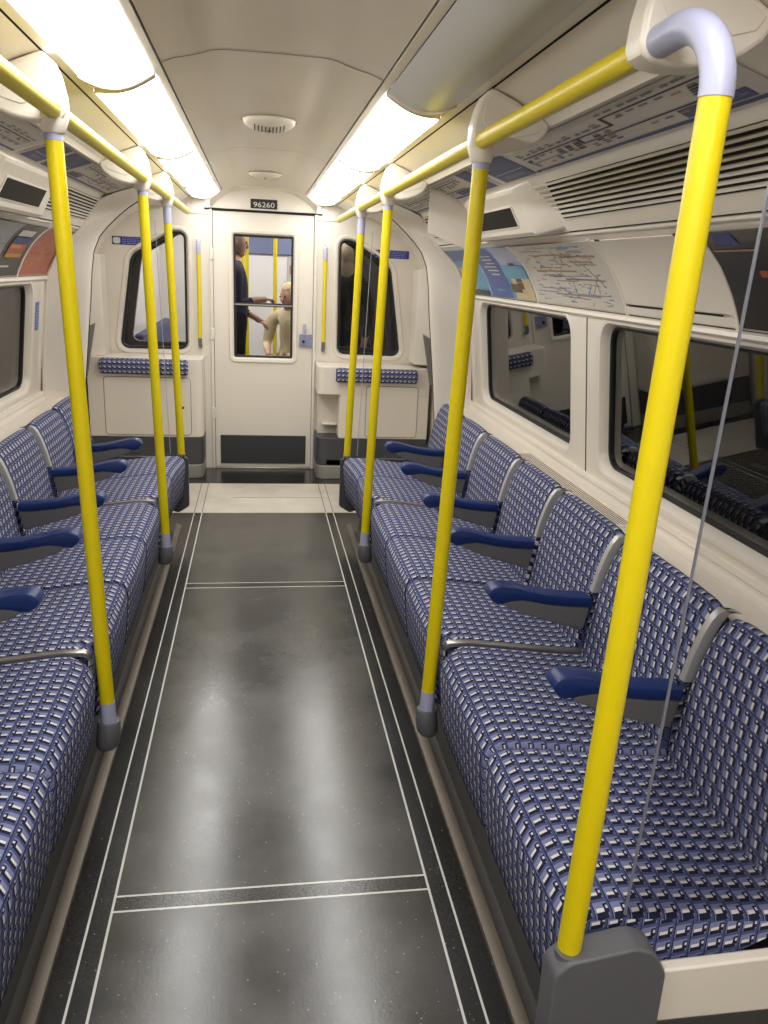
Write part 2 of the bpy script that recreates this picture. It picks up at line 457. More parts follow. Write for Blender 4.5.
# ------------------------------------------------------------------ overhead vents in the ceiling
for y, w, lab in ((3.12, .093, 'round slatted ceiling vent nearest the viewer'), (4.86, .090, 'shallow round ceiling vent next to the end wall')):
    t = thing('ceiling_vent', (0, y, 1.886), lab, 'vent', 'ceiling vents')
    rows = []; dep = .038 if y < 4 else .028
    for a in range(9):
        th = a / 8 * PI / 2
        rows.append([(w * math.cos(th) * math.cos(q), y + w * 1.15 * math.cos(th) * math.sin(q), 1.886 - dep * math.sin(th)) for q in [2 * PI * j / 32 for j in range(32)]])
    g = G(); g.grid(rows, 0, True); g.build('dome', CREAM2, t, ang=80)
    g = G()
    for k_ in range(-4, 5):
        x = k_ * .0125
        pts = []
        for a in range(7):
            v = -.062 + .124 * a / 6
            c2 = min(.985, (x / w) ** 2 + (v / (w * 1.15)) ** 2)
            pts.append((x, y + v, 1.886 - dep * math.sqrt(1 - c2) - .0006))
        g.grid([[(p[0] + dx, p[1], p[2]) for p in pts] for dx in (-.0026, .0026)])
    if y < 4: g.build('slot', mat('vent_slot', rgb(112, 102, 88), .7), t)
    g = G(); g.tube([(0, y - .02, 1.886 - dep - .002), (0, y - .02, 1.886 - dep + .004)], .006, 12); g.build('sensor', RUBBER, t)
    g = G(); rr = [[(w * 1.04 * math.cos(q), y + w * 1.2 * math.sin(q), z) for q in [2 * PI * j / 32 for j in range(32)]] for z in (1.8885, 1.882)]
    g.grid(rr, 0, True); g.build('rim', mat('vent_rim', rgb(160, 150, 134), .5), t)

# ------------------------------------------------------------------ overhead rails and poles
RX, RZ, RR = .460, 1.690, .0185
POLES = [(1.945, 'near'), (3.335, 'mid'), (4.185, 'far')]
def bracket(g, gm, s, y, base_z=1.636):
    hw = .026
    prof = [(.476, 1.800), (.455, 1.782), (.444, 1.755), (.436, 1.720), (.434, 1.690), (.439, 1.676), (.452, 1.668), (.476, 1.664), (.505, 1.665), (.54, 1.671), (.575, 1.684),
            (.600, 1.702), (.612, 1.722), (.613, 1.735), (.600, 1.741), (.57, 1.757), (.53, 1.777)]
    g.prism([(s * x, z) for x, z in prof], 1, y - hw, y + hw)
    cov = [(.480, 1.788), (.462, 1.768), (.455, 1.735), (.470, 1.712), (.520, 1.695), (.585, 1.712), (.597, 1.728), (.57, 1.748), (.53, 1.768)]
    for e in (-1, 1):
        ya = y + e * hw
        gm.prism([(s * x, z) for x, z in cov], 1, min(ya, ya + e * .0022), max(ya, ya + e * .0022))
rails = {}
def pole_x(z): return .4185 + .029 * z
for s in (1, -1):
    side = 'right' if s == 1 else 'left'
    yn = 1.10 if s == 1 else -.2
    t = thing('overhead_handrail', (s * RX, 2.5, RZ), 'long yellow overhead handrail above the %s bench' % side, 'handrail', 'yellow overhead handrails')
    g = G(); g.tube([(s * RX, yn, RZ), (s * RX, 4.185, RZ)], RR, 18); g.build('rail', YELLOW, t)
    g = G(); g.tube([(s * RX, 4.185, RZ), (s * RX, 4.33, RZ)], RR + .001, 18); g.build('end_sleeve', LILAC, t)
    g = G(); g.tube([(s * RX, 4.33, RZ), (s * RX, 5.29, RZ), (s * RX, 5.30, RZ)], [RR, RR, RR * .8], 18)
    g.build('rail_end', YELLOW, t)
    for y in [p[0] for p in POLES] + ([1.10] if s == 1 else []):
        g = G(); gm = G(); bracket(g, gm, s, y)
        bo = g.build('rail_bracket', CREAM2, t, bevel=.007, seg=3)
        gm.build('cover_plate', CREAM, bo, bevel=.0012, seg=1)
        if y > 1.2:
            g = G(); px = pole_x(1.63)
            g.tube([(s * px, y, 1.690), (s * px, y, 1.676), (s * px, y, 1.662), (s * px, y, 1.649), (s * px, y, 1.646)], [.033, .0325, .028, .0245, .022], 24)
            g.build('pole_socket', CREAM2, t)
def pole(s, y, z0, z1, label, sleeve_top):
    t = thing('grab_pole', (s * pole_x(.2), y, z0), label, 'pole', 'yellow grab poles')
    g = G(); zb = z0 + (.07 if z0 < .4 else .010); g.tube([(s * pole_x(zb), y, zb), (s * pole_x(z1), y, z1)], .0185, 20); g.build('tube', YELLOW, t)
    if z0 < .4: g = G(); g.tube([(s * pole_x(z0), y, z0), (s * pole_x(z0 + .075), y, z0 + .075)], .0195, 20); g.build('lower_sleeve', LILAC, t)
    else: g = G(); g.tube([(s * pole_x(z0), y, z0), (s * pole_x(z0), y, z0 + .012)], .0205, 20); g.build('end_cap', STEEL, t)
    if sleeve_top:
        g = G(); g.tube([(s * pole_x(sleeve_top), y, sleeve_top), (s * pole_x(1.652), y, 1.652)], .0193, 20); g.build('upper_sleeve', LILAC, t)
    return t
def boot(t, s, y):
    g = G(); rows = []
    for z, r, dx in ((.238, .0205, 0), (.238, .0255, 0), (.233, .0275, 0), (.20, .0295, .003), (.172, .0285, .009), (.160, .023, .014), (.157, .014, .018)):
        cx = pole_x(.2) + dx * .6
        rows.append([(s * (cx + r * math.cos(q) * (1.0 + .12 * max(0, math.cos(q)))), y + r * math.sin(q), z) for q in [2 * PI * j / 24 for j in range(24)]])
    g.grid(rows, 0, True); g.add(rows[-1], [list(range(24))]); g.add(rows[0], [list(range(24))])
    g.build('foot_boot', BOOT, t, ang=50)
for s in (1, -1):
    side = 'right' if s == 1 else 'left'
    for (y, w), st, lab in zip(POLES, (1.632, 1.630, 1.568), (
            'yellow pole nearest of those booted in charcoal along the %s bench',
            'yellow pole at the middle steel seat divider of the %s bench',
            'yellow pole ending on the dark panel at the far end of the %s bench')):
        zf = .22 if y < 4 else .434
        t = pole(s, y, zf, 1.652, lab % side, st)
        if y < 4: boot(t, s, y)
# nearest right pole with the bent lilac elbow
t = thing('grab_pole', (pole_x(.4), .944, .40), 'thick yellow pole in the foreground with a bent lilac elbow at its top', 'pole', 'yellow grab poles')
NX = lambda z: pole_x(z) + .0085
g = G(); g.tube([(NX(.4075), .944, .4075), (NX(1.605), .944, 1.605)], .0185, 24); g.build('tube', YELLOW, t)
pts = [(NX(1.604), .944, 1.604), (NX(1.612), .944, 1.612)]
for a in range(0, 13):
    q = a / 12 * PI / 2; r = .078
    pts.append((NX(1.614) + (RX - NX(1.614)) * (a / 12) ** 1.5, .944 + r - r * math.cos(q), 1.614 + r * math.sin(q)))
pts.append((RX, 1.076, RZ + .001))
g = G(); g.tube(pts, .0197, 24); g.build('elbow', LILAC, t)

# ------------------------------------------------------------------ seats
YS = [.9675, 1.446, 1.945, 2.42, 2.845, 3.335, 3.77, 4.175]
SEATP = [(.560, .233), (.500, .214), (.472, .210), (.457, .222), (.449, .285), (.443, .345), (.440, .385), (.442, .410), (.453, .429), (.476, .438), (.53, .438), (.60, .430), (.68, .420), (.76, .411), (.83, .405), (.862, .404)]
BACKP = [(.845, .395), (.852, .43), (.858, .47), (.866, .52), (.876, .58), (.889, .64), (.904, .69), (.918, .722), (.930, .738), (.945, .744), (.960, .738), (.972, .722), (.978, .69), (.978, .60), (.978, .42)]
def cushion(s, prof, y0, y1, inset, puff, notch=(0, 0)):
    """upholstered pad: a profile swept along the seat with rounded side edges"""
    L = [0]
    for a, b in zip(prof, prof[1:]): L.append(L[-1] + math.dist(a, b))
    cx = sum(p[0] for p in prof) / len(prof); cz = sum(p[1] for p in prof) / len(prof)
    rows, uvs = [], []
    ts = [0, .008, .025, .045, .07, .10, .14, .3, .5, .7, .86, .90, .93, .955, .975, .992, 1]
    for t in ts:
        e = min(t, 1 - t) * (y1 - y0); r = .022
        k = 1 - math.sqrt(max(0, 1 - max(0, 1 - e / r) ** 2))       # rounded shoulder near the side seam
        row, ur = [], []
        na = 0 if notch == 'end' else notch[0] * max(0, 1 - (t * (y1 - y0) / .055) ** 2) + notch[1] * max(0, 1 - ((1 - t) * (y1 - y0) / .055) ** 2)
        if notch == 'end': na = -.030 * max(0, (t - .25) / .75) ** 1.2
        e2 = max(0, 1 - e / .06); drop = .030 * (1 - math.sqrt(max(0, 1 - e2 * e2)))
        for i, p in enumerate(prof):
            a = prof[max(i - 1, 0)]; b = prof[min(i + 1, len(prof) - 1)]
            d = Vector((b[0] - a[0], b[1] - a[1])).normalized(); nx, nz = -d.y, d.x
            if (nx * (p[0] - cx) + nz * (p[1] - cz)) < 0: nx, nz = -nx, -nz
            o = -inset * k + puff * math.sin(PI * t) ** .6 * math.sin(PI * i / (len(prof) - 1))
            y = y0 + .002 + (y1 - y0 - .004) * t
            row.append((s * (p[0] + nx * o + na * min(1, max(0, (.53 - p[0]) / .06))), y, p[1] + nz * o - drop * min(1, max(0, (p[1] - .60) / .12)))); ur.append((L[i], y))
        rows.append(row); uvs.append(ur)
    g = G(); g.grid(rows, 0, False, uvs)
    for r, u in ((rows[0], uvs[0]), (rows[-1], uvs[-1])):
        g.add(r, [list(range(len(r)))], 0, [(q[0], q[2]) for q in r])
    return g
ORD = ['nearest the viewer', 'second from the viewer', 'third from the viewer', 'fourth from the viewer', 'third from the end wall', 'second from the end wall', 'nearest the end wall']
for s in (1, -1):
    side = 'right' if s == 1 else 'left'
    for i in range(7):
        y0, y1 = YS[i], YS[i + 1]
        extra = (' , seen through the glass screen' if s == 1 and i == 0 else '')
        lab = 'blue patterned seat on the %s bench, %s' % (side, ORD[i])
        if s == 1 and i == 0: lab += ', behind the glass screen'
        t = thing('train_seat', (s * .70, (y0 + y1) / 2, .215), lab, 'seat', 'moquette bench seats')
        nt_ = [.034 if abs(q - 1.945) < .01 or abs(q - 3.335) < .01 else (.052 if (q < 1 and s == 1) and False else 0) for q in (y0, y1)]
        cushion(s, SEATP, y0 + (.011 if abs((nt_[0]) - .034) < .001 else 0), y1 - (.011 if abs(nt_[1] - .034) < .001 else 0), .010, .006, 'end' if i == 6 else nt_).build('seat_cushion', MOQ, t, ang=65)
        yb0 = y0 + (.013 if i in (1, 2, 3, 4, 5) else .004); yb1 = y1 - (.012 if i in (0, 1, 2, 3, 4) else .004)
        cushion(s, BACKP, yb0, yb1, .014, .007).build('backrest', MOQ, t, ang=65)
        # silver edging between neighbouring backs
        if 1 <= i <= 5:
            path = [p for p in BACKP[4:11]]
            g = G(); rows = []
            for (x, z), k_ in zip(path, range(len(path))):
                rows.append([(s * (x - .010), y0 - .010, z + .002), (s * (x - .014), y0, z + .004), (s * (x - .010), y0 + .010, z + .002), (s * (x + .015), y0 + .010, z), (s * (x + .015), y0 - .010, z)])
            g.grid(rows, 0, True); g.add(rows[0], [list(range(5))]); g.add(rows[-1], [list(range(5))])
            g.build('back_edging', SILVER, t, ang=50)
    # steel strips dividing the seat cushions
    for y, w in ((1.945, 'next to the near pole boot'), (3.335, 'at the middle pole')):
        pr = [(.462, .424), (.468, .434)] + SEATP[9:]
        rows = []
        for x, z in pr:
            rows.append([(s * x, y - .012, z - .008), (s * x, y - .011, z + .003), (s * x, y, z + .0055), (s * x, y + .011, z + .003), (s * x, y + .012, z - .008)])
        g = G(); g.grid(rows); g.add(rows[0], [list(range(5))])
        o = g.build('seat_divider', STEEL, None, ang=50); tag(o, 'polished steel strip between seat cushions of the %s bench %s' % (side, w), 'divider', 'steel seat dividers')
    # armrests
    for k_, y in enumerate(YS[1:7]):
        lab = 'blue topped armrest on the %s bench, %s' % (side, ['nearest the viewer', 'second from the viewer', 'third from the viewer', 'third from the end wall', 'second from the end wall', 'nearest the end wall'][k_])
        t = thing('armrest', (s * .72, y, .49), lab, 'armrest', 'blue armrests')
        top = [(.566, .588), (.573, .601), (.583, .608), (.600, .611), (.64, .606), (.68, .595), (.73, .584), (.79, .577), (.84, .573), (.859, .572)]
        bot = [(.859, .546), (.84, .547), (.79, .550), (.73, .558), (.69, .566), (.66, .570), (.63, .567), (.61, .562), (.592, .560), (.576, .571)]
        g = G(); pr = top + bot; rows = []
        for ty, ins in ((-.028, .004), (-.0265, .001), (-.023, 0), (.023, 0), (.0265, .001), (.028, .004)):
            rows.append([(s * x, y + ty, z) for (x, z) in offset(pr, -ins)])
        g.grid(rows, 0, True); g.add(rows[0], [list(range(len(pr)))]); g.add(rows[-1], [list(range(len(pr)))])
        g.build('pad', BLUE, t, ang=45)
        sup = [(.612, .560), (.63, .566), (.66, .569), (.69, .564), (.73, .556), (.79, .548), (.84, .545), (.858, .544), (.846, .478), (.82, .484), (.76, .500), (.70, .519), (.65, .538), (.625, .549)]
        g = G(); g.prism([(s * x, z) for x, z in sup], 1, y - .024, y + .024); g.build('support', ARMG, t, bevel=.004)
    # bench base: riser, kick strip and metal bead
    b = structure('trim_%d' % (1 if s == 1 else 2), (s * .6, 2.5, 0))
    g = G()
    rp = [(.4835, 0), (.4835, .020), (.490, .032), (.500, .04), (.512, .12), (.525, .18), (.55, .206), (.98, .206), (.98, 0)]
    g.prism([(s * x, z) for x, z in rp], 1, .97, 4.165); g.build('riser', RISER, b, bevel=.002, seg=1)
    g = G(); kp = [(.4545, 0), (.456, .007), (.461, .009), (.480, .015), (.4825, .015), (.4825, 0)]
    g.prism([(s * x, z) for x, z in kp], 1, .85, 4.345); g.build('kick_strip', KICK, b)
    g = G(); g.prism([(s * .515, .12), (s * .509, .128), (s * .51, .14), (s * .518, .14)], 1, .97, 4.165); g.build('riser_bead', GREYMET, b)
    # dark end panel of the bench
    ep = rpoly([(.396, .430), (.396, .165), (.455, .128), (.62, .20), (1.0, .20), (1.0, .62), (.90, .62), (.84, .43)], .018, 3)
    g = G(); g.prism([(s * x, z) for x, z in ep], 1, 4.178, 4.196)
    o = g.build('bench_end_panel', DGREY, None, bevel=.003); tag(o, 'dark grey end panel closing the far end of the %s bench' % side, 'end panel', 'dark bench end panels')
# near end of the right bench: cream end panel and charcoal screen foot
g = G(); g.prism(rpoly([(.601, .24), (1.0, .24), (1.0, .360), (.601, .346)], .008, 2), 1, .940, .962)
o = g.build('bench_end_panel', CREAM2, None, bevel=.004); tag(o, 'cream end panel under the nearest right seat, beside the charcoal screen foot', 'end panel')
g = G(); g.box(.596, 1.0, .945, .9645, 0, .236)
o = g.build('bench_end_panel', RISER, None, bevel=.003); tag(o, 'dark lower end panel below the cream strip of the nearest right seat', 'end panel')
# ------------------------------------------------------------------ glass screens
t = thing('screen_foot', (.50, .94, 0), 'big charcoal plastic foot holding the foreground yellow pole and the glass screen', 'foot')
fp = rpoly([(.406, 0), (.590, 0), (.590, .370), (.568, .412), (.535, .424), (.428, .406), (.406, .385)], [.004, .004, .03, .03, .03, .02, .02], 4)
g = G(); g.prism(fp, 1, .912, .9625); g.build('block', BOOT, t, bevel=.012, seg=3)
g = G(); g.tube([(NX(.42), .940, .36), (NX(.42), .940, .407)], .0235, 20); g.build('pole_collar', BOOT, t)
def screen(s, y, x0, label, zlo=.36):
    t = thing('glass_screen', (s * .8, y, zlo), label, 'glass screen', 'glass draught screens')
    outl = rpoly([(x0, zlo), (.978, zlo), (.978, .752), (1.082, .762), (1.028, 1.29), (.955, 1.425), (.875, 1.492), (.82, 1.56), (.70, 1.60), (x0 + .037, 1.60)], [.004, .004, .004, .01, .02, .02, .02, .02, .02, .03], 4)
    g = G(); g.prism([(s * x, z) for x, z in outl], 1, y - .0018, y + .0018); g.build('pane', SGLASS if y < 2 else FGLASS, t)
    pts = [(s * (x0 - .002 + .033 * (z - zlo)), y, z) for z in (zlo, .8, 1.2, 1.585)]
    g = G(); rows = [[(p[0] - s * .0014, p[1] - .0022, p[2]), (p[0] + s * .0012, p[1] - .0022, p[2]), (p[0] + s * .0012, p[1] + .0022, p[2]), (p[0] - s * .0014, p[1] + .0022, p[2])] for p in pts]
    g.grid(rows, 0, True); g.build('polished_edge', EGLASS if y < 2 else mat('pale_glass_edge', rgb(168, 168, 172), .3), t)
screen(1, .9655, .538, 'large glass draught screen in the foreground beside the thick yellow pole', .44)
screen(1, 4.205, .49, 'far glass draught screen at the end of the right bench', .44)
screen(-1, 4.205, .49, 'far glass draught screen at the end of the left bench', .44)

# ------------------------------------------------------------------ door pillars (hoops) past the benches
HO = [(1.12, .3), (1.115, .60), (1.11, .745), (1.098, .95), (1.072, 1.18), (1.052, 1.31), (.983, 1.442), (.90, 1.517), (.85, 1.572), (.782, 1.668), (.70, 1.705), (.63, 1.728), (.60, 1.738), (.55, 1.764)]
HI = [(.97, .3), (.955, .60), (.935, .80), (.912, 1.0), (.89, 1.18), (.876, 1.33), (.860, 1.43), (.828, 1.503), (.79, 1.548), (.74, 1.597), (.68, 1.648), (.62, 1.688), (.57, 1.718), (.52, 1.748)]
for s in (1, -1):
    g = G()
    mid = lambda t, k: [((1 - t) * a[0] + t * b[0], (1 - t) * a[1] + t * b[1]) for a, b in zip(HO, HI)]
    rows = []
    for t, y in ((0, 4.262), (.06, 4.262), (.12, 4.275), (.3, 4.315), (.55, 4.345), (.8, 4.375), (.93, 4.395), (.98, 4.408), (1.0, 4.422), (1.0, 4.45), (.9, 4.46), (0, 4.46)):
        rows.append([(s * x, y, z) for x, z in mid(t, 0)])
    g.grid(rows)
    hp = g.build('trim_%d' % (3 if s == 1 else 4), CREAM2, kind='structure', ang=40)
    g = G(); g.tube([(s * (x + .002), 4.462, z) for x, z in HI], .0042, 8); g.build('edge_seal', RUBBER, hp)
    # jamb beside the end wall and grey grip plate
    g = G(); g.prism([(s * 1.02, 5.50), (s * 1.16, 5.44), (s * 1.2, 5.44), (s * 1.2, 5.705), (s * 1.02, 5.705)], 2, .79, 1.42)
    g.build('trim_%d' % (5 if s == 1 else 6), ENDCREAM, kind='structure', bevel=.008)
    g = G()
    a = [(s * 1.035, 5.30, 1.012), (s * 1.10, 5.30, .975), (s * 1.16, 5.30, .65), (s * 1.10, 5.30, .684)]
    g.add([p for p in a] + [(p[0], 5.33, p[2]) for p in a], [[0, 1, 2, 3], [7, 6, 5, 4], [0, 4, 5, 1], [1, 5, 6, 2], [2, 6, 7, 3], [3, 7, 4, 0]])
    o = g.build('grip_plate', GREYMET, None, bevel=.003)
    tag(o, 'grey metal plate on the side wall between the %s pillar and the end wall' % SIDE[s], 'plate', 'grey plates by the end doors')

# ------------------------------------------------------------------ end wall
WL = [(-.957, .822), (-.512, .826), (-.508, 1.585), (-.60, 1.585), (-.865, 1.425)]
fe = lambda x, z, d: (x, YE + d, z)
EW = structure('wall_end')
for s in (1, -1):
    hole = rpoly([(-s * x, z) for x, z in WL], [.05, .05, .055, .10, .09], 6)
    g = G()
    outer = [(s * .352, 0), (s * 1.22, 0), (s * 1.20, 1.50), (s * 1.0, 1.70), (s * .60, 1.83), (s * .352, 1.83)]
    holed(g, outer, [(offset(hole, .038), 0), (offset(hole, .028), -.006), (offset(hole, .014), -.004), (offset(hole, .004), .012), (offset(hole, 0), .05)], fe)
    g.build('side_panel', ENDCREAM, EW, ang=30)
    win = structure('window_%d' % (5 if s == 1 else 6), (s * .72, YE, .82))
    g = G(); g.grid([[fe(p[0], p[1], d) for p in q] for q, d in ((offset(hole, .001), .02), (offset(hole, -.014), .022), (offset(hole, -.015), .04))], 0, True)
    g.build('gasket', RUBBER, win)
    g = G(); pane(g, offset(hole, -.001), fe, .032, .038); g.build('pane', EWGLASS, win)
# panel above the door with its arch and dark joint
g = G()
g.prism([(-.352, 1.742), (.352, 1.742), (.40, 1.80), (.40, 1.95), (-.40, 1.95), (-.40, 1.80)], 1, YE - .012, YE + .05)
g.build('header_panel', ENDCREAM, EW, bevel=.004)
g = G(); g.box(-.385, .385, YE - .016, YE - .004, 1.733, 1.742); g.build('header_joint', DARKGAP, EW)
g = G()   # arched moulding where the ceiling meets the end wall
ar = [(-.345, 1.745), (-.30, 1.79), (-.255, 1.822), (-.2, 1.852), (-.1, 1.872), (0, 1.877), (.1, 1.872), (.2, 1.852), (.255, 1.822), (.30, 1.79), (.345, 1.745)]
g.grid([[(x, YE - .10, z + .035) for x, z in ar], [(x, YE - .045, z + .012) for x, z in ar], [(x, YE - .014, z) for x, z in ar], [(x, YE - .004, z - .006) for x, z in ar]])
g.build('arch_moulding', CREAM2, EW, ang=60)
# side pieces between header and ceiling sides
g = G()
for s in (1, -1):
    g.prism([(s * .352, 1.70), (s * .50, 1.70), (s * .50, 1.86), (s * .352, 1.86)], 1, YE - .006, YE + .03)
g.build('header_cheek', ENDCREAM, EW, bevel=.003)
# door posts with hinges
for s in (1, -1):
    g = G(); g.box(s * .336, s * .354, YE - .018, YE + .05, 0, 1.735); g.build('door_post', ENDCREAM, EW, bevel=.003)
    g = G(); g.box(s * .3335, s * .3385, YE - .003, YE + .001, 0, 1.73); g.build('door_gap', mat('door_gap_line', rgb(96, 84, 70), .7), EW)
# number plate
t = thing('number_plate', (0, YE - .014, 1.78), 'small black plate with white car number 96260 above the door', 'number plate')
g = G(); g.prism(rpoly([(-.087, 1.753), (.087, 1.753), (.087, 1.812), (-.087, 1.812)], .004, 2), 1, YE - .0165, YE - .0122); g.build('plate', mat('plate_black', rgb(30, 30, 30), .5), t)
text_obj('number', '96260', .044, (0, YE - .0172, 1.776), (PI / 2, 0, 0), WHITEP, t, sx=1.28)
# ---- end door
D = structure('door_1', (0, YE, 0))
dw = rpoly([(-.200, .785), (.196, .785), (.196, 1.588), (-.200, 1.588)], .010, 3)
g = G()
fd = lambda x, z, d: (x, YE + .004 + d, z)
holed(g, [(-.333, .012), (.333, .012), (.333, 1.728), (-.333, 1.728)], [(offset(dw, .034), 0), (offset(dw, .030), -.010), (offset(dw, .012), -.008), (offset(dw, .002), .004), (offset(dw, 0), .045)], fd)
g.build('leaf', ENDCREAM, D, ang=25)
g = G(); g.grid([[fd(p[0], p[1], d) for p in q] for q, d in ((offset(dw, .001), .006), (offset(dw, -.012), .008), (offset(dw, -.013), .03))], 0, True); g.build('window_gasket', RUBBER, D)
g = G(); pane(g, offset(dw, -.001), fd, .022, .027); g.build('window_pane', glass('door_glass', 0.10), D)
g = G(); g.box(-.195, .192, YE + .008, YE + .024, 1.128, 1.152); g.box(-.195, .192, YE + .004, YE + .008, 1.134, 1.143, 1); g.build('window_bar', [RUBBER, STEEL], D)
g = G(); g.prism([(-.300, .034), (.300, .034), (.300, .238), (-.300, .238)], 1, YE - .004, YE + .005); g.build('kick_plate', mat('kick_plate_charcoal', rgb(50, 50, 52), .5), D, bevel=.002)
g = G(); g.box(-.335, .335, YE - .03, YE + .004, 0, .012); g.build('sill', STEEL, D, bevel=.003)
g = G(); g.prism(rpoly([(.243, .868), (.337, .868), (.337, .955), (.243, .955)], .006, 2), 1, YE - .013, YE + .004); lk = g.build('lock_case', mat('lock_lilac_grey', rgb(142, 146, 172), .35, .3), D, bevel=.003)
g = G(); g.tube([(.272, YE - .028, .905), (.272, YE - .012, .905)], .010, 14); g.build('lock_barrel', RUBBER, lk)
g = G(); g.tube([(.276, YE - .016, .95), (.277, YE - .02, .98), (.278, YE - .017, 1.022)], [.010, .012, .009], 12); g.build('lock_lever', LILAC, lk)
g = G()
for z in (.36, .90, 1.42): g.box(-.356, -.332, YE - .026, YE - .014, z, z + .075)
g.build('hinge', ENDCREAM, D, bevel=.003)
# vertical grab handles
for x, lab in ((-.425, 'short upright yellow grab handle left of the end door'), (.408, 'short upright yellow grab handle right of the end door')):
    t = thing('grab_rail', (x, YE - .01, 1.2), lab, 'handle', 'upright grab handles')
    g = G(); g.tube([(x, YE - .05, .91), (x, YE - .05, 1.45)], .0125, 14); g.build('bar', YELLOW, t)
    for za, zb in ((1.45, 1.535), (.91, .852)):
        g = G(); g.tube([(x, YE - .05, za), (x, YE - .05, (za + zb) / 2), (x, YE - .045, zb - (zb - za) * .12), (x, YE - .025, zb), (x, YE - .001, zb)], .0135, 14); g.build('end_fitting', LILAC if za > 1.2 else GREYMET, t)
# blue notices on the end wall
def lines_on(g, x0, x1, y, z0, z1, n, m=0, th=.0032):
    for i in range(n):
        z = z1 - (i + .5) * (z1 - z0) / n
        x = x0
        while x < x1 - .004:
            w = min(random.uniform(.008, .03), x1 - x); g.box(x, x + w, y, y + .0006, z - th / 2, z + th / 2, m); x += w + .005
t = thing('notice_sign', (-.87, YE - .001, 1.51), 'blue notice with a white pictogram left of the end door', 'notice', 'blue notices on the end wall')
def slant(pl): return pl
g = G(); g.prism([(-.975, 1.486), (-.745, 1.486), (-.745, 1.538), (-.975, 1.538)], 1, YE - .0025, YE); g.build('panel', SIGNBLUE, t)
g = G(); g.prism(rpoly([(-.968, 1.493), (-.922, 1.493), (-.922, 1.531), (-.968, 1.531)], .012, 4), 1, YE - .0045, YE - .0022); g.build('pictogram', WHITEP, t)
g = G(); lines_on(g, -.91, -.755, YE - .0032, 1.49, 1.534, 4); g.build('lettering', mat('notice_print', rgb(150, 160, 205), .5), t)
t = thing('notice_sign', (.88, YE - .001, 1.51), 'plain blue notice with lines of text right of the end door', 'notice', 'blue notices on the end wall')
g = G(); g.prism([(.745, 1.483), (.985, 1.483), (.985, 1.535), (.745, 1.535)], 1, YE - .0025, YE); g.build('panel', SIGNBLUE, t)
g = G(); lines_on(g, .755, .965, YE - .0032, 1.487, 1.531, 4); g.build('lettering', mat('notice_print', rgb(150, 160, 205), .5), t)

# ------------------------------------------------------------------ perch cabinets in the corners
def perch(s, x0, x1, top, cush, door, label):
    t = thing('corner_cabinet', (s * (x0 + x1) / 2, 5.56, 0), label, 'cabinet', 'corner cabinets beside the end door')
    y0, y1 = 5.42, 5.70
    def outline(xa, xb, r):
        return rpoly([(s * xa, y1), (s * xa, y0), (s * xb, y0), (s * xb, y1)], [.004, r, .01, .004], 5)
    if s < 0:
        g = G(); g.prism(outline(x0, x1, .05), 2, .278, top); g.build('body', ENDCREAM, t, bevel=.016, seg=3)
    else:
        g = G(); g.prism(outline(x0, x1, .05), 2, .583, top); g.build('shelf_box', ENDCREAM, t, bevel=.018, seg=3)
        g = G(); g.prism(outline(.505, x1, .02), 2, .285, .583); g.build('body', ENDCREAM, t, bevel=.008)
        g = G(); g.box(.375, .505, 5.60, 5.70, .285, .583); g.build('recess_back', ENDCREAM, t)
        g = G(); g.box(.40, .505, 5.52, 5.60, .355, .372); g.build('recess_hook', ENDCREAM, t, bevel=.006)
    g = G(); g.prism(outline(x0 + .002, x1, .045), 2, .092, .276 if s < 0 else .285); g.build('skirting', DGREY, t, bevel=.005)
    g = G(); g.prism(rpoly([(s * (x0 + .002), y1), (s * (x0 + .002), y0 - .02), (s * x1, y0 - .02), (s * x1, y1)], [.004, .06, .01, .004], 5), 2, 0, .092); g.build('plinth', mat('plinth_steel', rgb(150, 146, 138), .4, .3), t, bevel=.012, seg=3)
    if s > 0:
        g = G(); g.prism(outline(.376, .62, .05), 2, .092, .135); g.build('foot_shelf', GREYMET, t, bevel=.014, seg=3)
    c0, c1, cz0, cz1 = cush
    rows, uvs = [], []
    pr = rpoly([(5.44, cz0), (5.372, cz0), (5.362, cz1), (5.47, cz1 + .006)], [.01, .022, .03, .02], 5)
    L = [0]
    for a, b in zip(pr, pr[1:]): L.append(L[-1] + math.dist(a, b))
    for q in (0, .01, .03, .1, .5, .9, .97, .99, 1):
        e = min(q, 1 - q) * (c1 - c0); kk = 1 - math.sqrt(max(0, 1 - max(0, 1 - e / .02) ** 2))
        ym = 5.42; zm = (cz0 + cz1) / 2
        rows.append([(s * (c0 + (c1 - c0) * q), ym + (p[0] - ym) * (1 - .25 * kk), zm + (p[1] - zm) * (1 - .25 * kk)) for p in pr])
        uvs.append([(c0 + (c1 - c0) * q, l) for l in L])
    g = G(); g.grid(rows, 0, True, uvs)
    for r in (rows[0], rows[-1]): g.add(r, [list(range(len(r)))], 0, [(p[1], p[2]) for p in r])
    g.build('perch_cushion', MOQ, t, ang=60)
    d0, d1, dz0, dz1 = door
    ol = rpoly([(s * d0, dz0), (s * d1, dz0), (s * d1, dz1), (s * d0, dz1)], .022, 4)
    g = G(); g.prism(offset(ol, .004), 1, y0 - .001, y0 + .002); g.build('door_seam', mat('seam_line', rgb(120, 112, 100), .7), t)
    g = G(); g.prism(ol, 1, y0 - .004, y0); dr = g.build('door', ENDCREAM, t, bevel=.002, seg=1)
    kx = d0 + .035 if s > 0 else d0 + .05
    g = G(); g.tube([(s * kx, y0 - .006, .475), (s * kx, y0 - .003, .475)], .009, 14); g.build('keyhole', RUBBER, dr)
perch(-1, .400, 1.125, .792, (.488, 1.04, .690, .786), (.478, 1.022, .292, .668), 'cream corner cabinet left of the end door with a patterned perch cushion')
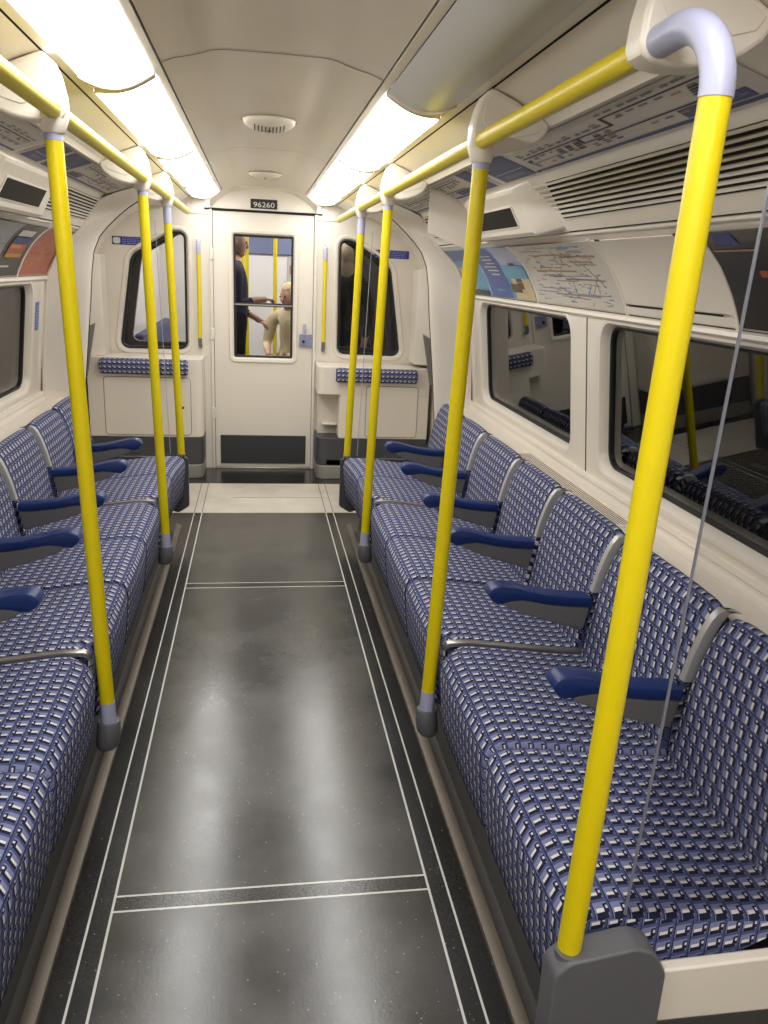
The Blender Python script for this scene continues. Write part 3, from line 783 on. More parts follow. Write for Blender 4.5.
perch(1, .358, 1.125, .768, (.477, 1.03, .672, .762), (.690, 1.045, .298, .645), 'cream corner cabinet right of the end door with an open niche under its shelf')

# ------------------------------------------------------------------ things on the side walls
def prof_at(prof, t):
    L = [0]
    for a, b in zip(prof, prof[1:]): L.append(L[-1] + math.dist(a, b))
    d = t * L[-1]
    for i in range(len(prof) - 1):
        if d <= L[i + 1] + 1e-9:
            k = (d - L[i]) / (L[i + 1] - L[i]); a, b = prof[i], prof[i + 1]
            return (a[0] + (b[0] - a[0]) * k, a[1] + (b[1] - a[1]) * k)
    return prof[-1]
def patch(g, s, prof, y0, y1, t0, t1, lift, m=0, n=None, skew=0.0):
    """a printed area on a curved profile, lifted off it a little (towards the car's centre line)"""
    n = n or max(1, int(abs(t1 - t0) * 10)); rows = []
    for y in (0, 1):
        row = []
        for i in range(n + 1):
            t = t0 + (t1 - t0) * i / n
            p = prof_at(prof, min(1, max(0, t))); q = prof_at(prof, min(1, t + .02)); r = prof_at(prof, max(0, t - .02))
            d = Vector((q[0] - r[0], q[1] - r[1])).normalized(); nx, nz = d.y, -d.x
            if nx * (0 - p[0]) + nz * (1.0 - p[1]) < 0: nx, nz = -nx, -nz
            yy = (y0 if y == 0 else y1) + skew * (t - t0)
            row.append((s * (p[0] + nx * lift), yy, p[1] + nz * lift))
        rows.append(row)
    g.grid(rows, m)
def slab(g, s, prof, y0, y1, t0, t1, l0, l1, m=0):
    """same area with real thickness"""
    a = G(); patch(a, s, prof, y0, y1, t0, t1, l0, 0, 10); b = G(); patch(b, s, prof, y0, y1, t0, t1, l1, 0, 10)
    na = len(a.v); n = na // 2
    g.add(a.v + b.v, a.f + [[q + na for q in f] for f in b.f], m)
    ring = list(range(n)) + list(range(2 * n - 1, n - 1, -1))
    g.add(a.v + b.v, [[ring[i], ring[(i + 1) % len(ring)], ring[(i + 1) % len(ring)] + na, ring[i] + na] for i in range(len(ring))], m)
POST = AD[1:]           # poster channel, top to bottom
MAP = [(.632, 1.7318), (.758, 1.690)]
VENT = [(.785, 1.668), (.853, 1.570)]
def poster(s, y0, y1, label, base):
    pc = prof_at(POST, .5)
    t = thing('poster', (s * pc[0], (y0 + y1) / 2, pc[1]), label, 'poster', 'advert cards above the windows')
    g = G(); slab(g, s, POST, y0 + .008, y1 - .008, .03, .97, .0005, .0025); g.build('card', base, t)
    return t
def divider(s, y):
    g = G(); slab(g, s, POST, y - .007, y + .007, 0, 1, .0, .006)
    o = g.build('trim_9', CREAM2, None, kind='structure', bevel=.002); return o
def printed(t, s, name, mats, items, prof=POST, lift=.003):
    g = G(); ls = []
    for (y0, y1, t0, t1, m) in items:
        patch(g, s, prof, y0, y1, t0, t1, lift + .0006 * m, m)
    g.build(name, mats, t)
# right side cards
for y in (1.75, 2.335, 3.14): divider(1, y)
for y in (3.753, 2.95): divider(-1, y)
c_dark = mat('poster_dark_photo', rgb(46, 42, 38), .3, noise=.7, nscale=9)
c_blue = mat('poster_blue', rgb(66, 92, 160), .35)
c_sea = mat('poster_sea', rgb(92, 156, 190), .35, noise=.1, nscale=6)
c_sand = mat('poster_sand', rgb(196, 178, 138), .4, noise=.35, nscale=30)
c_brown = mat('poster_brown', rgb(92, 70, 52), .4, noise=.4, nscale=20)
c_sky = mat('poster_sky', rgb(168, 178, 205), .35, noise=.12, nscale=10)
c_red = mat('poster_red', rgb(168, 84, 62), .4, noise=.12, nscale=12)
c_black = mat('poster_black', rgb(44, 43, 44), .35)
c_grey = mat('poster_grey', rgb(150, 150, 154), .4, noise=.12, nscale=6)
t = poster(1, .95, 1.75, 'dark photographic advert card behind the glass screen edge, above the near window', c_dark)
printed(t, 1, 'picture', [NAVYP, mat('poster_highlight', rgb(150, 120, 92), .4, noise=.5, nscale=25), mat('poster_orange', rgb(170, 88, 52), .4), WHITEP],
        [(1.615, 1.69, .05, .19, 0), (1.56, 1.73, .235, .255, 1), (1.42, 1.5, .1, .3, 1), (1.22, 1.45, .1, .26, 1), (1.575, 1.60, .44, .50, 2), (1.48, 1.51, .44, .52, 2), (1.05, 1.3, .3, .4, 1), (1.2, 1.36, .62, .66, 3), (1.1, 1.14, .5, .9, 1), (1.42, 1.5, .72, .75, 1)])
# blank hatch panel between the dark card and the network map
t = thing('hatch_panel', (.99, 2.04, 1.43), 'blank cream hatch panel above the window, between the dark card and the network map', 'panel')
g = G(); slab(g, 1, POST, 1.757, 2.328, .03, .86, .0005, .004); g.build('panel', CREAM2, t)
g = G(); patch(g, 1, POST, 1.80, 2.31, .866, .885, .0045, 0, 2); g.build('slot', DARKGAP, t)
g = G(); slab(g, 1, POST, 1.757, 2.328, .89, .975, .0005, .005); g.build('lip', CREAM2, t)
g = G()
for ya in (1.80, 2.255): patch(g, 1, POST, ya, ya + .035, .0, .035, .0048, 0, 2)
g.build('clip', RUBBER, t)
# underground network map
t = poster(1, 2.335, 3.14, 'network map poster full of fine coloured lines above the far right window', MAPW)
items = []; rnd = random.Random(11)
cols = [mat('map_line_ochre', rgb(186, 160, 104), .5), mat('map_line_grey', rgb(150, 150, 152), .5), mat('map_line_blue', rgb(120, 136, 190), .5), mat('map_line_brown', rgb(156, 132, 112), .5), mat('map_print_grey', rgb(152, 152, 156), .5)]
g = G()
for k_ in range(46):
    m = rnd.choice([0, 1, 1, 2, 2, 3, 4]); y = rnd.uniform(2.42, 2.95); tt = rnd.uniform(.08, .9); ln = rnd.uniform(.05, .26)
    th = .012
    if rnd.random() < .6: patch(g, 1, POST, y, min(3.1, y + ln), tt, tt + th, .003 + .0002 * m, m, 2)
    else:
        e = min(.94, tt + ln * 1.2); patch(g, 1, POST, y, y + .007, tt, e, .003 + .0002 * m, m, 5, skew=rnd.choice([-.35, 0, .35]))
for k_ in range(120):
    y = rnd.uniform(2.40, 3.08); tt = rnd.uniform(.06, .92); w = rnd.uniform(.012, .04)
    patch(g, 1, POST, y, y + w, tt, tt + .012, .0038, 4 if rnd.random() < .6 else 2, 1)
for (ya, yb, tt, m) in ((2.60, 2.98, .22, 0), (2.45, 2.62, .33, 0), (2.62, 3.02, .47, 0), (2.40, 2.70, .25, 3), (2.5, 2.9, .80, 1), (2.45, 2.75, .58, 3)):
    patch(g, 1, POST, ya, yb, tt, tt + .022, .0042, m, 2)
g.build('map_print', cols, t)
# travel poster (beach, blue bands)
t = poster(1, 3.14, 4.27, 'blue seaside travel advert next to the right door pillar', c_sea)
printed(t, 1, 'picture', [c_sky, c_blue, c_sand, c_brown, WHITEP, c_sea, c_black],
        [(3.16, 3.48, .03, .40, 0), (3.16, 3.46, .40, .62, 5), (3.16, 3.40, .62, .97, 2), (3.26, 3.34, .35, .80, 3), (3.30, 3.44, .72, .86, 3),
         (3.46, 3.78, .03, .97, 1), (3.79, 3.81, .03, .97, 0), (3.81, 4.25, .03, .30, 1), (4.02, 4.25, .45, .9, 2), (3.82, 4.1, .88, .97, 6)]
        + [(3.52 + .01 * (i % 2), 3.72 - .03 * (i % 3), .2 + .07 * i, .225 + .07 * i, 4) for i in range(6)] + [(3.55, 3.66, .82, .86, 5)])
# left side cards
t = poster(-1, 3.753, 4.27, 'brick red advert card next to the left door pillar', c_red)
it = []
rnd = random.Random(5)
for k_ in range(70): 
    y = rnd.uniform(3.80, 4.22); tt = rnd.uniform(.05, .6); it.append((y, y + .012, tt, tt + .02, 0))
for k_ in range(36):
    y = rnd.uniform(3.80, 4.10); tt = min(.93, .45 + (4.2 - y) * .9 + rnd.uniform(-.1, .1)); it.append((y, y + .012, tt, tt + .018, 1))
printed(t, -1, 'picture', [mat('poster_dark_fleck', rgb(88, 60, 48), .5), mat('poster_yellow_fleck', rgb(190, 160, 70), .5)], it)
t = poster(-1, 2.95, 3.753, 'black and grey advert card with a coloured cover, second from the left door pillar', c_black)
printed(t, -1, 'picture', [c_grey, WHITEP, NAVYP, c_red, mat('poster_ochre', rgb(190, 150, 70), .5), c_brown, c_black],
        [(2.96, 3.40, .03, .97, 0), (3.05, 3.28, .35, .55, 6), (3.10, 3.22, .5, .68, 5), (3.46, 3.66, .16, .28, 1), (3.46, 3.68, .30, .42, 2), (3.46, 3.68, .43, .64, 3), (3.46, 3.68, .60, .66, 4), (3.48, 3.62, .45, .5, 4), (3.45, 3.58, .80, .83, 1)])
t = poster(-1, 2.2, 2.95, 'grey advert card cut off by the photo edge above the left window', c_grey)
printed(t, -1, 'picture', [c_brown, WHITEP], [(2.4, 2.7, .3, .7, 0), (2.3, 2.8, .1, .2, 1)])

# line maps on the sloping shelf above
def line_map(s, y0, y1, label, seed, blue, far=False):
    pc = prof_at(MAP, .5)
    t = thing('route_map', (s * pc[0], (y0 + y1) / 2, pc[1]), label, 'route map', 'route map strips')
    g = G(); slab(g, s, MAP, y0, y1, .02, .98, .0005, .002); g.build('strip', MAPW, t)
    rnd = random.Random(seed); g = G()
    mats = [INK, INKG, INKO, NAVYP, WHITEP]
    L = .0028
    def P(ya, yb, ta, tb, m, lift=L): patch(g, s, MAP, ya, yb, ta, tb, lift, m, 1)
    bx = []
    for (ya, yb) in blue: P(ya, yb, .04, .97, 3); bx.append((ya, yb))
    free = []
    a = y0 + .03
    for (b0, b1) in sorted(blue): free.append((a, b0 - .03)); a = b1 + .03
    free.append((a, y1 - .03))
    for fa, fb in free:
        if fb - fa < .1: continue
        P(fa - .02, fb + .02, .90, .975, 3)
        ln = fb - fa
        # kinked route lines with station names and interchange boxes
        ya, yk, yz = fa + ln * .03, fa + ln * .42, fa + ln * .97
        P(ya, yk, .20, .235, 0); P(yk, yk + .016, .20, .46, 0); P(yk, yz, .43, .465, 0)
        P(ya + ln * .05, yk + ln * .18, .60, .632, 0); P(yk + ln * .18, yk + ln * .18 + .014, .45, .63, 0); P(yk + ln * .3, yz, .66, .685, 1)
        y = ya
        while y < yz - .03:
            tt = .10 if y < yk else .33
            P(y, y + rnd.uniform(.025, .05), tt, tt + .045, 1)
            P(y + .01, y + rnd.uniform(.03, .05), tt - .06, tt - .025, 1) if tt > .2 and rnd.random() < .5 else None
            if rnd.random() < .75: P(y, y + rnd.uniform(.02, .04), tt + .17, tt + .21, 1)
            if rnd.random() < .45:
                for q in range(rnd.randint(1, 4)): P(y + .004 * q, y + .036 + .004 * q, tt + .21 + q * .05, tt + .245 + q * .05, rnd.choice([2, 2, 1, 3, 0]), L + .0003)
            if rnd.random() < .6: P(y, y + .03, .70, .74, rnd.choice([1, 2, 1]), L + .0002)
            if rnd.random() < .35: P(y, y + .028, .76, .80, rnd.choice([1, 3, 2]), L + .0002)
            y += .058
        if ln > .5:
            P(fa + ln * .02, fa + ln * .22, .66, .87, 3)
            for q in range(3): P(fa + ln * .04, fa + ln * .20, .69 + q * .05, .705 + q * .05, 1, L + .0006)
    for (ya, yb) in bx:
        for q in range(7): P(ya + .03, yb - rnd.uniform(.03, .1), .12 + q * .06, .14 + q * .06, 1, L + .0004)
        P(ya + .02, yb - .02, .62, .64, 4, L + .0004); P(ya + .06, yb - .06, .74, .86, 1, L + .0004)
    g.build('print', mats, t)
    g = G(); patch(g, s, [(.629, 1.7333), (.612, 1.729)], y0, y1, 0, 1, .002, 0, 2); g.build('holder', CREAM2, t)
line_map(1, 1.25, 2.72, 'route map strip nearest the viewer above the right bench, with a blue end panel', 3, [(2.40, 2.70)])
line_map(1, 2.76, 4.24, 'far route map strip above the right bench, behind the hanging white card', 4, [(2.80, 2.95)])
line_map(-1, 1.45, 2.72, 'route map strip nearest the viewer above the left bench', 6, [])
line_map(-1, 2.76, 4.24, 'far route map strip above the left bench starting with two blue panels', 8, [(2.78, 2.98), (3.02, 3.30)])

# air grilles
def grille(s, y0, y1, label):
    pc = prof_at(VENT, .5)
    t = thing('air_grille', (s * pc[0], (y0 + y1) / 2, pc[1]), label, 'grille', 'slatted air grilles')
    g = G(); slab(g, s, VENT, y0 + (0 if y0 < 2 else .11), y1 - (.11 if y0 < 2 else 0), .02, .985, .0005, .0012); g.build('duct', DARKGAP, t)
    g = G()
    n = 8
    for i in range(n):
        a = .035 + i * .121; p = prof_at(VENT, a); q = prof_at(VENT, a + .053)
        d = Vector((q[0] - p[0], q[1] - p[1])).normalized(); nv = Vector((d.y, -d.x))
        if nv.dot(Vector((-1, -1))) < 0: nv = -nv
        poly = [(p[0] + nv.x * .0015, p[1] + nv.y * .0015), (q[0] + nv.x * .0015, q[1] + nv.y * .0015), (q[0] + nv.x * .009 - d.x * .001, q[1] + nv.y * .009 - d.y * .001), (p[0] + nv.x * .009, p[1] + nv.y * .009)]
        sl = .128 * a
        ya, yb = (y0, y1 - sl) if y0 < 2 else (y0 + sl, y1)
        g.prism([(s * x, z) for x, z in poly], 1, ya, yb)
    g.build('slats', CREAM2, t)
grille(1, .80, 2.525, 'long slatted air grille nearest the viewer above the right posters')
grille(1, 3.40, 4.24, 'far slatted air grille behind the hanging white card')
grille(-1, 3.275, 4.24, 'far slatted air grille above the red advert card')
# projecting display housings
for s in (1, -1):
    lab = 'cream projecting housing with a dark screen above the %s' % ('network map' if s == 1 else 'black and grey advert card')
    t = thing('display_housing', (s * .81, 2.9, 1.60), lab, 'display', 'display housings')
    A = [(.768, 1.688), (.742, 1.666), (.744, 1.650), (.808, 1.536), (.822, 1.527), (.880, 1.534)]
    B = [(.769, 1.687), (.774, 1.681), (.785, 1.668), (.850, 1.574), (.868, 1.548), (.8805, 1.536)]
    g = G(); rows = []
    for sg, ks in ((-1, (0, 1)), (1, (1, 0))):
        for k_ in ks:
            yb, yt = ((.345, .470) if k_ == 0 else (.300, .345))
            pr = B if k_ == 0 else A
            rows.append([(s * x, 2.9 + sg * (yb + (yt - yb) * q), z) for (x, z), q in zip(pr, (0, .06, .15, .85, .95, 1))])
    g.grid(rows); g.build('body', CREAM2, t, bevel=.005, seg=3, ang=20)
    FACE = [(.744, 1.650), (.808, 1.536)]
    g = G(); slab(g, s, FACE, 2.66, 3.14, .28, .84, .0002, .0030); g.build('screen_frame', CREAM2, t, bevel=.001, seg=1)
    g = G(); slab(g, s, FACE, 2.67, 3.13, .32, .80, .0012, .0036); g.build('screen', mat('display_black', rgb(16, 16, 17), .45, spec=.15), t)
# hanging white card
g = G(); g.prism([(.640, 1.7285), (.758, 1.688), (.798, 1.648), (.800, 1.500), (.640, 1.556)], 1, 3.384, 3.387)
o = g.build('hanging_card', mat('card_white', rgb(222, 214, 202), .6, noise=.04, nscale=20), None)
tag(o, 'blank white card hanging from the right route map beside the display housing', 'card')
# small blue sticker by the left window
t = thing('sticker', (-1.085, 4.27, 1.12), 'small upright blue sticker on the frame right of the left window', 'sticker')
fm = wall_plane(-1)
g = G(); pane(g, [(4.10, 1.055), (4.155, 1.055), (4.155, 1.185), (4.10, 1.185)], fm, -.003, .0); g.build('label', mat('sticker_blue', rgb(92, 110, 178), .4), t)
g = G()
for q in range(8): pane(g, [(4.11, 1.065 + q * .014), (4.145, 1.065 + q * .014), (4.145, 1.069 + q * .014), (4.11, 1.069 + q * .014)], fm, -.0036, -.003)
g.build('lettering', mat('sticker_print', rgb(170, 180, 215), .5), t)
# sill air slots behind the right seats
for s in (1, -1):
    t = thing('sill_grille', (s * 1.04, 2.65, .701), 'row of thin dark air slots in the cream ledge behind the %s seats' % SIDE[s], 'grille', 'ledge air slots')
    g = G(); g.box(s * 1.015, s * 1.075, 2.15, 3.15, .7005, .7025); g.build('plate', CREAM2, t)
    g = G()
    for q in range(6): g.box(s * (1.020 + q * .0095), s * (1.0232 + q * .0095), 2.17, 3.13, .7025, .7032)
    g.build('slots', mat('slot_brown', rgb(116, 104, 88), .8), t)

# ------------------------------------------------------------------ the next car, seen through the end door
NY = 6.25
NC = mat('next_car_cream', rgb(214, 210, 204), .5, noise=.04)
g = G()   # facing end wall of the next car, with its door and window openings
def rect(x0, x1, z0, z1): return [(x0, z0), (x1, z0), (x1, z1), (x0, z1)]
fn = lambda x, z, d: (x, NY + d, z)
holed(g, rect(-.36, .36, 0, 2.0), [(rect(-.235, .235, .70, 1.62), 0), (rect(-.235, .235, .70, 1.62), .05)], fn)
for s in (1, -1):
    hole = rpoly([(-s * x, z) for x, z in WL], .05, 4)
    o_ = rect(.36, 1.3, 0, 2.0) if s == 1 else rect(-1.3, -.36, 0, 2.0)
    holed(g, o_, [(hole, 0), (hole, .05)], fn)
g.build('wall_next_car', mat('next_car_end', rgb(60, 60, 62), .5, noise=.1), kind='structure')
g = G(); g.box(-1.3, 1.3, YE + .06, 10.4, -.06, -.01); g.build('floor_next_car', mat('next_car_floor', rgb(170, 168, 164), .4, noise=.08), kind='structure')
g = G(); g.box(-1.3, 1.3, NY + .06, 10.4, 1.95, 2.0); g.build('ceiling_next_car', NC, kind='structure')
for s in (1, -1):
    g = G(); g.box(s * 1.15, s * 1.2, NY + .06, 10.4, 0, 1.95); g.build('wall_next_car_' + SIDE[s], NC, kind='structure')
    t = thing('ceiling_light', (s * .5, 8.2, 1.93), 'ceiling light inside the next car, seen through the door glass, %s row' % SIDE[s], 'light')
    g = G(); g.box(s * .42, s * .58, 6.6, 9.8, 1.925, 1.948); g.build('diffuser', emit('next_car_light', (1, .97, .93, 1), 9.0), t)
g = G(); g.box(-1.2, 1.2, 9.9, 9.95, 0, 1.95); g.build('wall_next_car_end', NC, kind='structure')
g = G(); g.box(-.42, .42, 9.86, 9.90, 1.52, 1.80); o = g.build('wall_display', mat('panel_slate_blue', rgb(110, 118, 150), .5), None, bevel=.01); tag(o, 'slate blue panel over the far door of the next car, seen through the door glass', 'panel')
g = G(); g.box(-.36, .30, 9.875, 9.90, 0, 1.50)
g.box(-.22, -.17, 9.868, 9.876, 0.02, 1.46, 1); g.box(.30, .306, 9.87, 9.90, 0, 1.5, 1)
o = g.build('door_2', [mat('next_door_white', rgb(220, 218, 214), .45), mat('next_door_grey', rgb(160, 160, 172), .5)], None, bevel=.004, kind='structure')
for (x, z, w, h, c, lab) in ((.36, 1.36, .07, .10, (170, 132, 110), 'small brown notice beside the far door of the next car'), (.37, 1.22, .08, .03, (120, 130, 160), 'narrow grey notice under the brown one in the next car'), (.50, 1.06, .08, .08, (120, 128, 150), 'small square grey notice on the end wall of the next car')):
    g = G(); g.box(x - w / 2, x + w / 2, 9.892, 9.899, z - h / 2, z + h / 2); o = g.build('notice_sign', mat('notice_print_far', rgb(*c), .5), None); tag(o, lab, 'notice', 'notices in the next car')
for x, y, lab in ((-.19, 8.6, 'yellow pole inside the next car, left one through the door glass'), (-.145, 8.2, 'yellow pole inside the next car, second from the left through the door glass'), (.13, 8.4, 'yellow pole inside the next car, right one through the door glass')):
    g = G(); g.tube([(x, y, 0), (x, y, 1.95)], .019, 12); o = g.build('grab_pole', YELLOW, None); tag(o, lab, 'pole', 'yellow poles in the next car')
for s in (1, -1):
    t = thing('bench', (s * .8, 8.2, 0), 'dark bench inside the next car seen through the door glass, %s side' % SIDE[s], 'bench')
    bx = 1 if s == 1 else -1
    e_ = .30 if s < 0 else .20
    g = G(); g.prism([(s * (e_ + .02), .12), (s * e_, .33), (s * (e_ + .03), .365), (s * .90, .36), (s * .90, .10)], 1, 7.45, 9.3); g.build('seat', mat('next_seat_blue', rgb(64, 68, 100), .8), t, bevel=.02)
    g = G(); g.prism([(s * .90, .40), (s * .99, .80), (s * 1.06, .80), (s * 1.06, .40)], 1, 7.1, 9.3); g.build('backrest', mat('next_seat_blue', rgb(64, 68, 100), .8), t, bevel=.02)

g = G(); g.box(.62, 1.14, 7.28, 7.31, -.01, 1.90)  # dark sheet added so the right end window looks dark
o = g.build('backdrop', mat('dark_backdrop', rgb(64, 63, 64), .5, noise=.15), None, bevel=.004)
tag(o, 'dark partition added to darken the next car behind the person in the black coat', 'backdrop')
# ------------------------------------------------------------------ people in the next car
SKIN = mat('skin', rgb(206, 160, 136), .5, noise=.04)
def person(name, label, bones, rad, zones, head, look, hair_col, cloth, hair_r=1.07, long_hair=False):
    """bones: list of chains of named joints; one skinned surface, coloured by zone"""
    jn = {}; vs = []; es = []
    for ch in bones:
        for a in ch:
            if a[0] not in jn: jn[a[0]] = len(vs); vs.append(a[1])
        for a, b in zip(ch, ch[1:]):
            es.append((jn[a[0]], jn[b[0]]))
    me = bpy.data.meshes.new('sk'); me.from_pydata(vs, es, [])
    o = bpy.data.objects.new('sk', me); COL.objects.link(o)
    md = o.modifiers.new('skin', 'SKIN'); md.use_smooth_shade = True
    for n, i in jn.items():
        me.skin_vertices[0].data[i].radius = (rad[n], rad[n]); me.skin_vertices[0].data[i].use_root = (n == 'pelvis')
    sb = o.modifiers.new('sub', 'SUBSURF'); sb.levels = 2; sb.render_levels = 2
    dg = bpy.context.evaluated_depsgraph_get(); dg.update()
    m2 = bpy.data.meshes.new_from_object(o.evaluated_get(dg))
    bpy.data.objects.remove(o)
    V = [Vector(p) for p in vs]; names = {i: n for n, i in jn.items()}
    g = G(); vv = [v.co.copy() for v in m2.vertices]
    byz = {}
    for p in m2.polygons:
        c = p.center; best = min(range(len(V)), key=lambda i: (V[i] - c).length / (rad[names[i]] + .02))
        byz.setdefault(zones.get(names[best], 0), []).append(list(p.vertices))
    for z, fs in byz.items(): g.add(vv, fs, z)
    H = Vector(head); F = Vector(look).normalized(); S = F.cross(Vector((0, 0, 1))).normalized(); U = S.cross(F)
    def ell(gg, c, r, m, cut=None, nseg=18, nr=12):
        rows = []
        for a in range(nr + 1):
            th = PI * a / nr
            rows.append([c + U * (r[2] * math.cos(th)) + S * (r[0] * math.sin(th) * math.cos(q)) + F * (r[1] * math.sin(th) * math.sin(q)) for q in [2 * PI * j / nseg for j in range(nseg)]])
        if cut is None: gg.grid(rows, m, True)
        else:
            for i in range(nr):
                for j in range(nseg):
                    qd = [rows[i][j], rows[i][(j + 1) % nseg], rows[i + 1][(j + 1) % nseg], rows[i + 1][j]]
                    cc = sum(qd, Vector()) / 4 - c
                    if cut(cc): gg.add(qd, [[0, 1, 2, 3]], m)
    ell(g, H, (.074, .094, .115), 0)
    ell(g, H - U * .055 + F * .018, (.056, .070, .062), 0)                     # jaw
    ell(g, H + F * .096 - U * .015, (.013, .016, .022), 0, nseg=8, nr=6)       # nose
    for e in (1, -1):
        ell(g, H + S * .075 * e - U * .005, (.010, .018, .030), 0, nseg=8, nr=6)   # ears
        ell(g, H + F * .084 + S * .031 * e + U * .012, (.011, .008, .008), 3, nseg=8, nr=6)
    ell(g, H + F * .090 - U * .055, (.024, .008, .006), 4, nseg=8, nr=6)
    # hands: palm plus five separate curled fingers
    for hn, pn in (('hand_l', 'wrist_l'), ('hand_r', 'wrist_r')):
        h = V[jn[hn]]; d = (h - V[jn[pn]]).normalized(); u = d.cross(Vector((0, 0, 1)))
        u = u.normalized() if u.length > .05 else Vector((1, 0, 0)); w = u.cross(d)
        for k_ in range(4):
            b0 = h + u * (.013 * (k_ - 1.5)) + d * .015; ln = (.060, .072, .068, .052)[k_]
            g.tube([b0, b0 + d * ln * .45, b0 + d * ln * .8 - w * ln * .25, b0 + d * ln - w * ln * .55], [.0092, .0088, .008, .006], 8, 0)
        b0 = h - d * .01 - u * .026
        g.tube([b0, b0 - u * .022 + d * .022, b0 - u * .028 + d * .048], [.011, .0095, .007], 8, 0)
    t = thing(name, (V[jn['pelvis']].x, V[jn['pelvis']].y, 0), label, 'person', None)
    g.build('body', [SKIN] + cloth + [INK, mat('lips', rgb(168, 104, 92), .5)] if len(cloth) == 2 else [SKIN] + cloth, t, ang=80)
    gh = G()
    ell(gh, H + U * .006 - F * .006, (.080, .100, .122), 0, cut=lambda c: (c.dot(F) < .045 and c.dot(U) > -.07) or c.dot(U) > .070, nseg=24, nr=16)
    if long_hair: ell(gh, H - F * .055 - U * .10, (.075, .045, .13), 0)
    gh.build('hair', hair_col, t, ang=80)
    return t
RAD = dict(pelvis=.125, waist=.115, chest=.135, neckb=.065, neck=.052, headb=.050, sho_l=.068, sho_r=.068, elb_l=.044, elb_r=.044, wrist_l=.027, wrist_r=.027, hand_l=.030, hand_r=.030,
           hip_l=.095, hip_r=.095, knee_l=.060, knee_r=.060, ank_l=.040, ank_r=.040, toe_l=.036, toe_r=.036)
ZON = dict(pelvis=2, waist=1, chest=1, neckb=1, neck=0, headb=0, sho_l=1, sho_r=1, elb_l=1, elb_r=1, wrist_l=0, wrist_r=0, hand_l=0, hand_r=0, hip_l=2, hip_r=2, knee_l=2, knee_r=2, ank_l=2, ank_r=2, toe_l=3, toe_r=3)
def stander(x, y, hd, F, armpose):
    """joints of a standing figure of head centre height hd, facing F (2D)"""
    f = Vector((F[0], F[1], 0)).normalized(); r = Vector((f.y, -f.x, 0)); k = hd / 1.60; o = Vector((x, y, 0))
    P = lambda a, b, c: tuple(o + r * a * k + f * b * k + Vector((0, 0, c * k)))
    pel = ('pelvis', P(0, 0, .95)); ch = ('chest', P(0, 0, 1.28)); nb = ('neckb', P(0, -.01, 1.42))
    b = [[pel, ('waist', P(0, .01, 1.10)), ch, nb, ('neck', P(0, 0, 1.48)), ('headb', P(0, .01, 1.54))]]
    for e, n in ((-1, 'l'), (1, 'r')):
        hp, eb, wr, hh = armpose[n]
        b.append([nb, ('sho_' + n, P(.19 * e, 0, 1.38)), ('elb_' + n, P(*eb)), ('wrist_' + n, P(*wr)), ('hand_' + n, P(*hh))])
        b.append([pel, ('hip_' + n, P(.09 * e, 0, .88)), ('knee_' + n, P(.10 * e, .02, .49)), ('ank_' + n, P(.10 * e, -.01, .08)), ('toe_' + n, P(.11 * e, .13, .035))])
    return b, P(0, .015, 1.60)
jac = mat('navy_jacket', rgb(52, 58, 78), .8); trs = mat('black_trousers', rgb(30, 30, 34), .8)
b, hd = stander(-.235, 6.95, 1.56, (1, .15), {'l': (0, (-.22, .02, 1.10), (-.10, .19, 1.00), (-.05, .24, .97)), 'r': (0, (.23, .00, 1.12), (.16, .19, 1.16), (.12, .26, 1.16))})
person('person', 'person in a navy jacket standing beyond the door glass with forearms raised', b, RAD, ZON, hd, (1, .15, -.05), mat('grey_hair', rgb(176, 160, 140), .7), [jac, trs])
b, hd = stander(.66, 6.9, 1.50, (-.2, 1), {'l': (0, (-.25, -.02, 1.10), (-.24, .08, .86), (-.24, .10, .78)), 'r': (0, (.25, -.02, 1.10), (.24, .08, .86), (.24, .10, .78))})
person('person', 'person in a black coat standing behind the window right of the door', b, RAD, ZON, hd, (-.2, 1, 0), mat('pale_hair', rgb(190, 170, 140), .7), [mat('black_coat', rgb(30, 30, 32), .8), trs], long_hair=True)
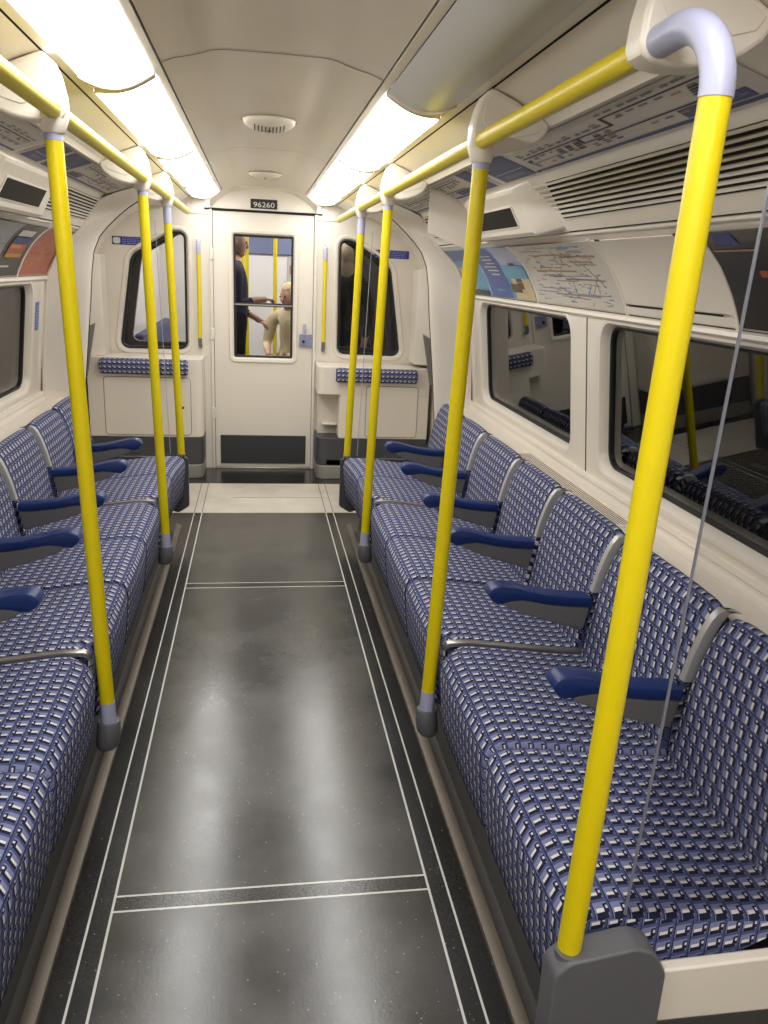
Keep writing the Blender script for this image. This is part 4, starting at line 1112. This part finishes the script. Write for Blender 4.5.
# seated figure on the right bench of the next car
def sitter(x, y, F):
    f = Vector((F[0], F[1], 0)).normalized(); r = Vector((f.y, -f.x, 0)); o = Vector((x, y, 0))
    P = lambda a, b_, c: tuple(o + r * a + f * b_ + Vector((0, 0, c)))
    pel = ('pelvis', P(0, 0, .545)); nb = ('neckb', P(0, .03, .98))
    b = [[pel, ('waist', P(0, 0, .68)), ('chest', P(0, .01, .84)), nb, ('neck', P(0, .05, 1.04)), ('headb', P(0, .06, 1.09))]]
    for e, n in ((-1, 'l'), (1, 'r')):
        b.append([nb, ('sho_' + n, P(.19 * e, .02, .94)), ('elb_' + n, P(.23 * e, .06, .70)), ('wrist_' + n, P(.12 * e, .28, .64)), ('hand_' + n, P(.08 * e, .34, .63))])
        b.append([pel, ('hip_' + n, P(.09 * e, .05, .52)), ('knee_' + n, P(.11 * e, .46, .52)), ('ank_' + n, P(.11 * e, .44, .08)), ('toe_' + n, P(.12 * e, .57, .035))])
    return b, P(0, .07, 1.14)
b, hd = sitter(.275, 7.62, (-.45, -1))
person('person', 'person in a cream coat seated beyond the door glass', b, RAD, ZON, hd, (-.8, -.6, -.2), mat('fair_hair', rgb(206, 184, 140), .7), [mat('cream_coat', rgb(206, 192, 152), .8, noise=.1), mat('tan_trousers', rgb(150, 128, 100), .8)])

# ------------------------------------------------------------------ world, camera, view
w = bpy.data.worlds.new('World'); scene.world = w; w.use_nodes = True
w.node_tree.nodes['Background'].inputs[0].default_value = (0.02, 0.02, 0.022, 1)
cam = bpy.data.cameras.new('camera'); co = bpy.data.objects.new('camera', cam); COL.objects.link(co); scene.camera = co
F_ = Vector((257.971 - 384, 264.82 - 512, 804.957)).normalized()
dn = Vector((0, 1, 0)); dn = (dn - F_ * dn.dot(F_)).normalized(); rt = dn.cross(F_)
R = Matrix((rt, F_, -dn)).transposed()          # columns: world axes in camera space (x right, y down, z forward)
right = Vector(R[0]); down = Vector(R[1]); fwd = Vector(R[2])
M = Matrix.Identity(4)
for i in range(3):
    M[i][0] = right[i]; M[i][1] = -down[i]; M[i][2] = -fwd[i]
M[0][3], M[1][3], M[2][3] = -.039, 0, 1.40
co.matrix_world = M
cam.sensor_fit = 'VERTICAL'; cam.sensor_height = 36.0; cam.lens = 804.957 / 1024 * 36.0
cam.clip_start = 0.01; cam.clip_end = 60
scene.view_settings.view_transform = 'Standard'; scene.view_settings.look = 'None'
scene.view_settings.exposure = 0.56; scene.view_settings.gamma = 1.0; scene.view_settings.use_curve_mapping = False
scene.cycles.max_bounces = 10; scene.cycles.diffuse_bounces = 5; scene.cycles.glossy_bounces = 5; scene.cycles.transparent_max_bounces = 16
scene.cycles.sample_clamp_indirect = 6.0; scene.cycles.use_denoising = True
scene.cycles.caustics_reflective = False; scene.cycles.caustics_refractive = False
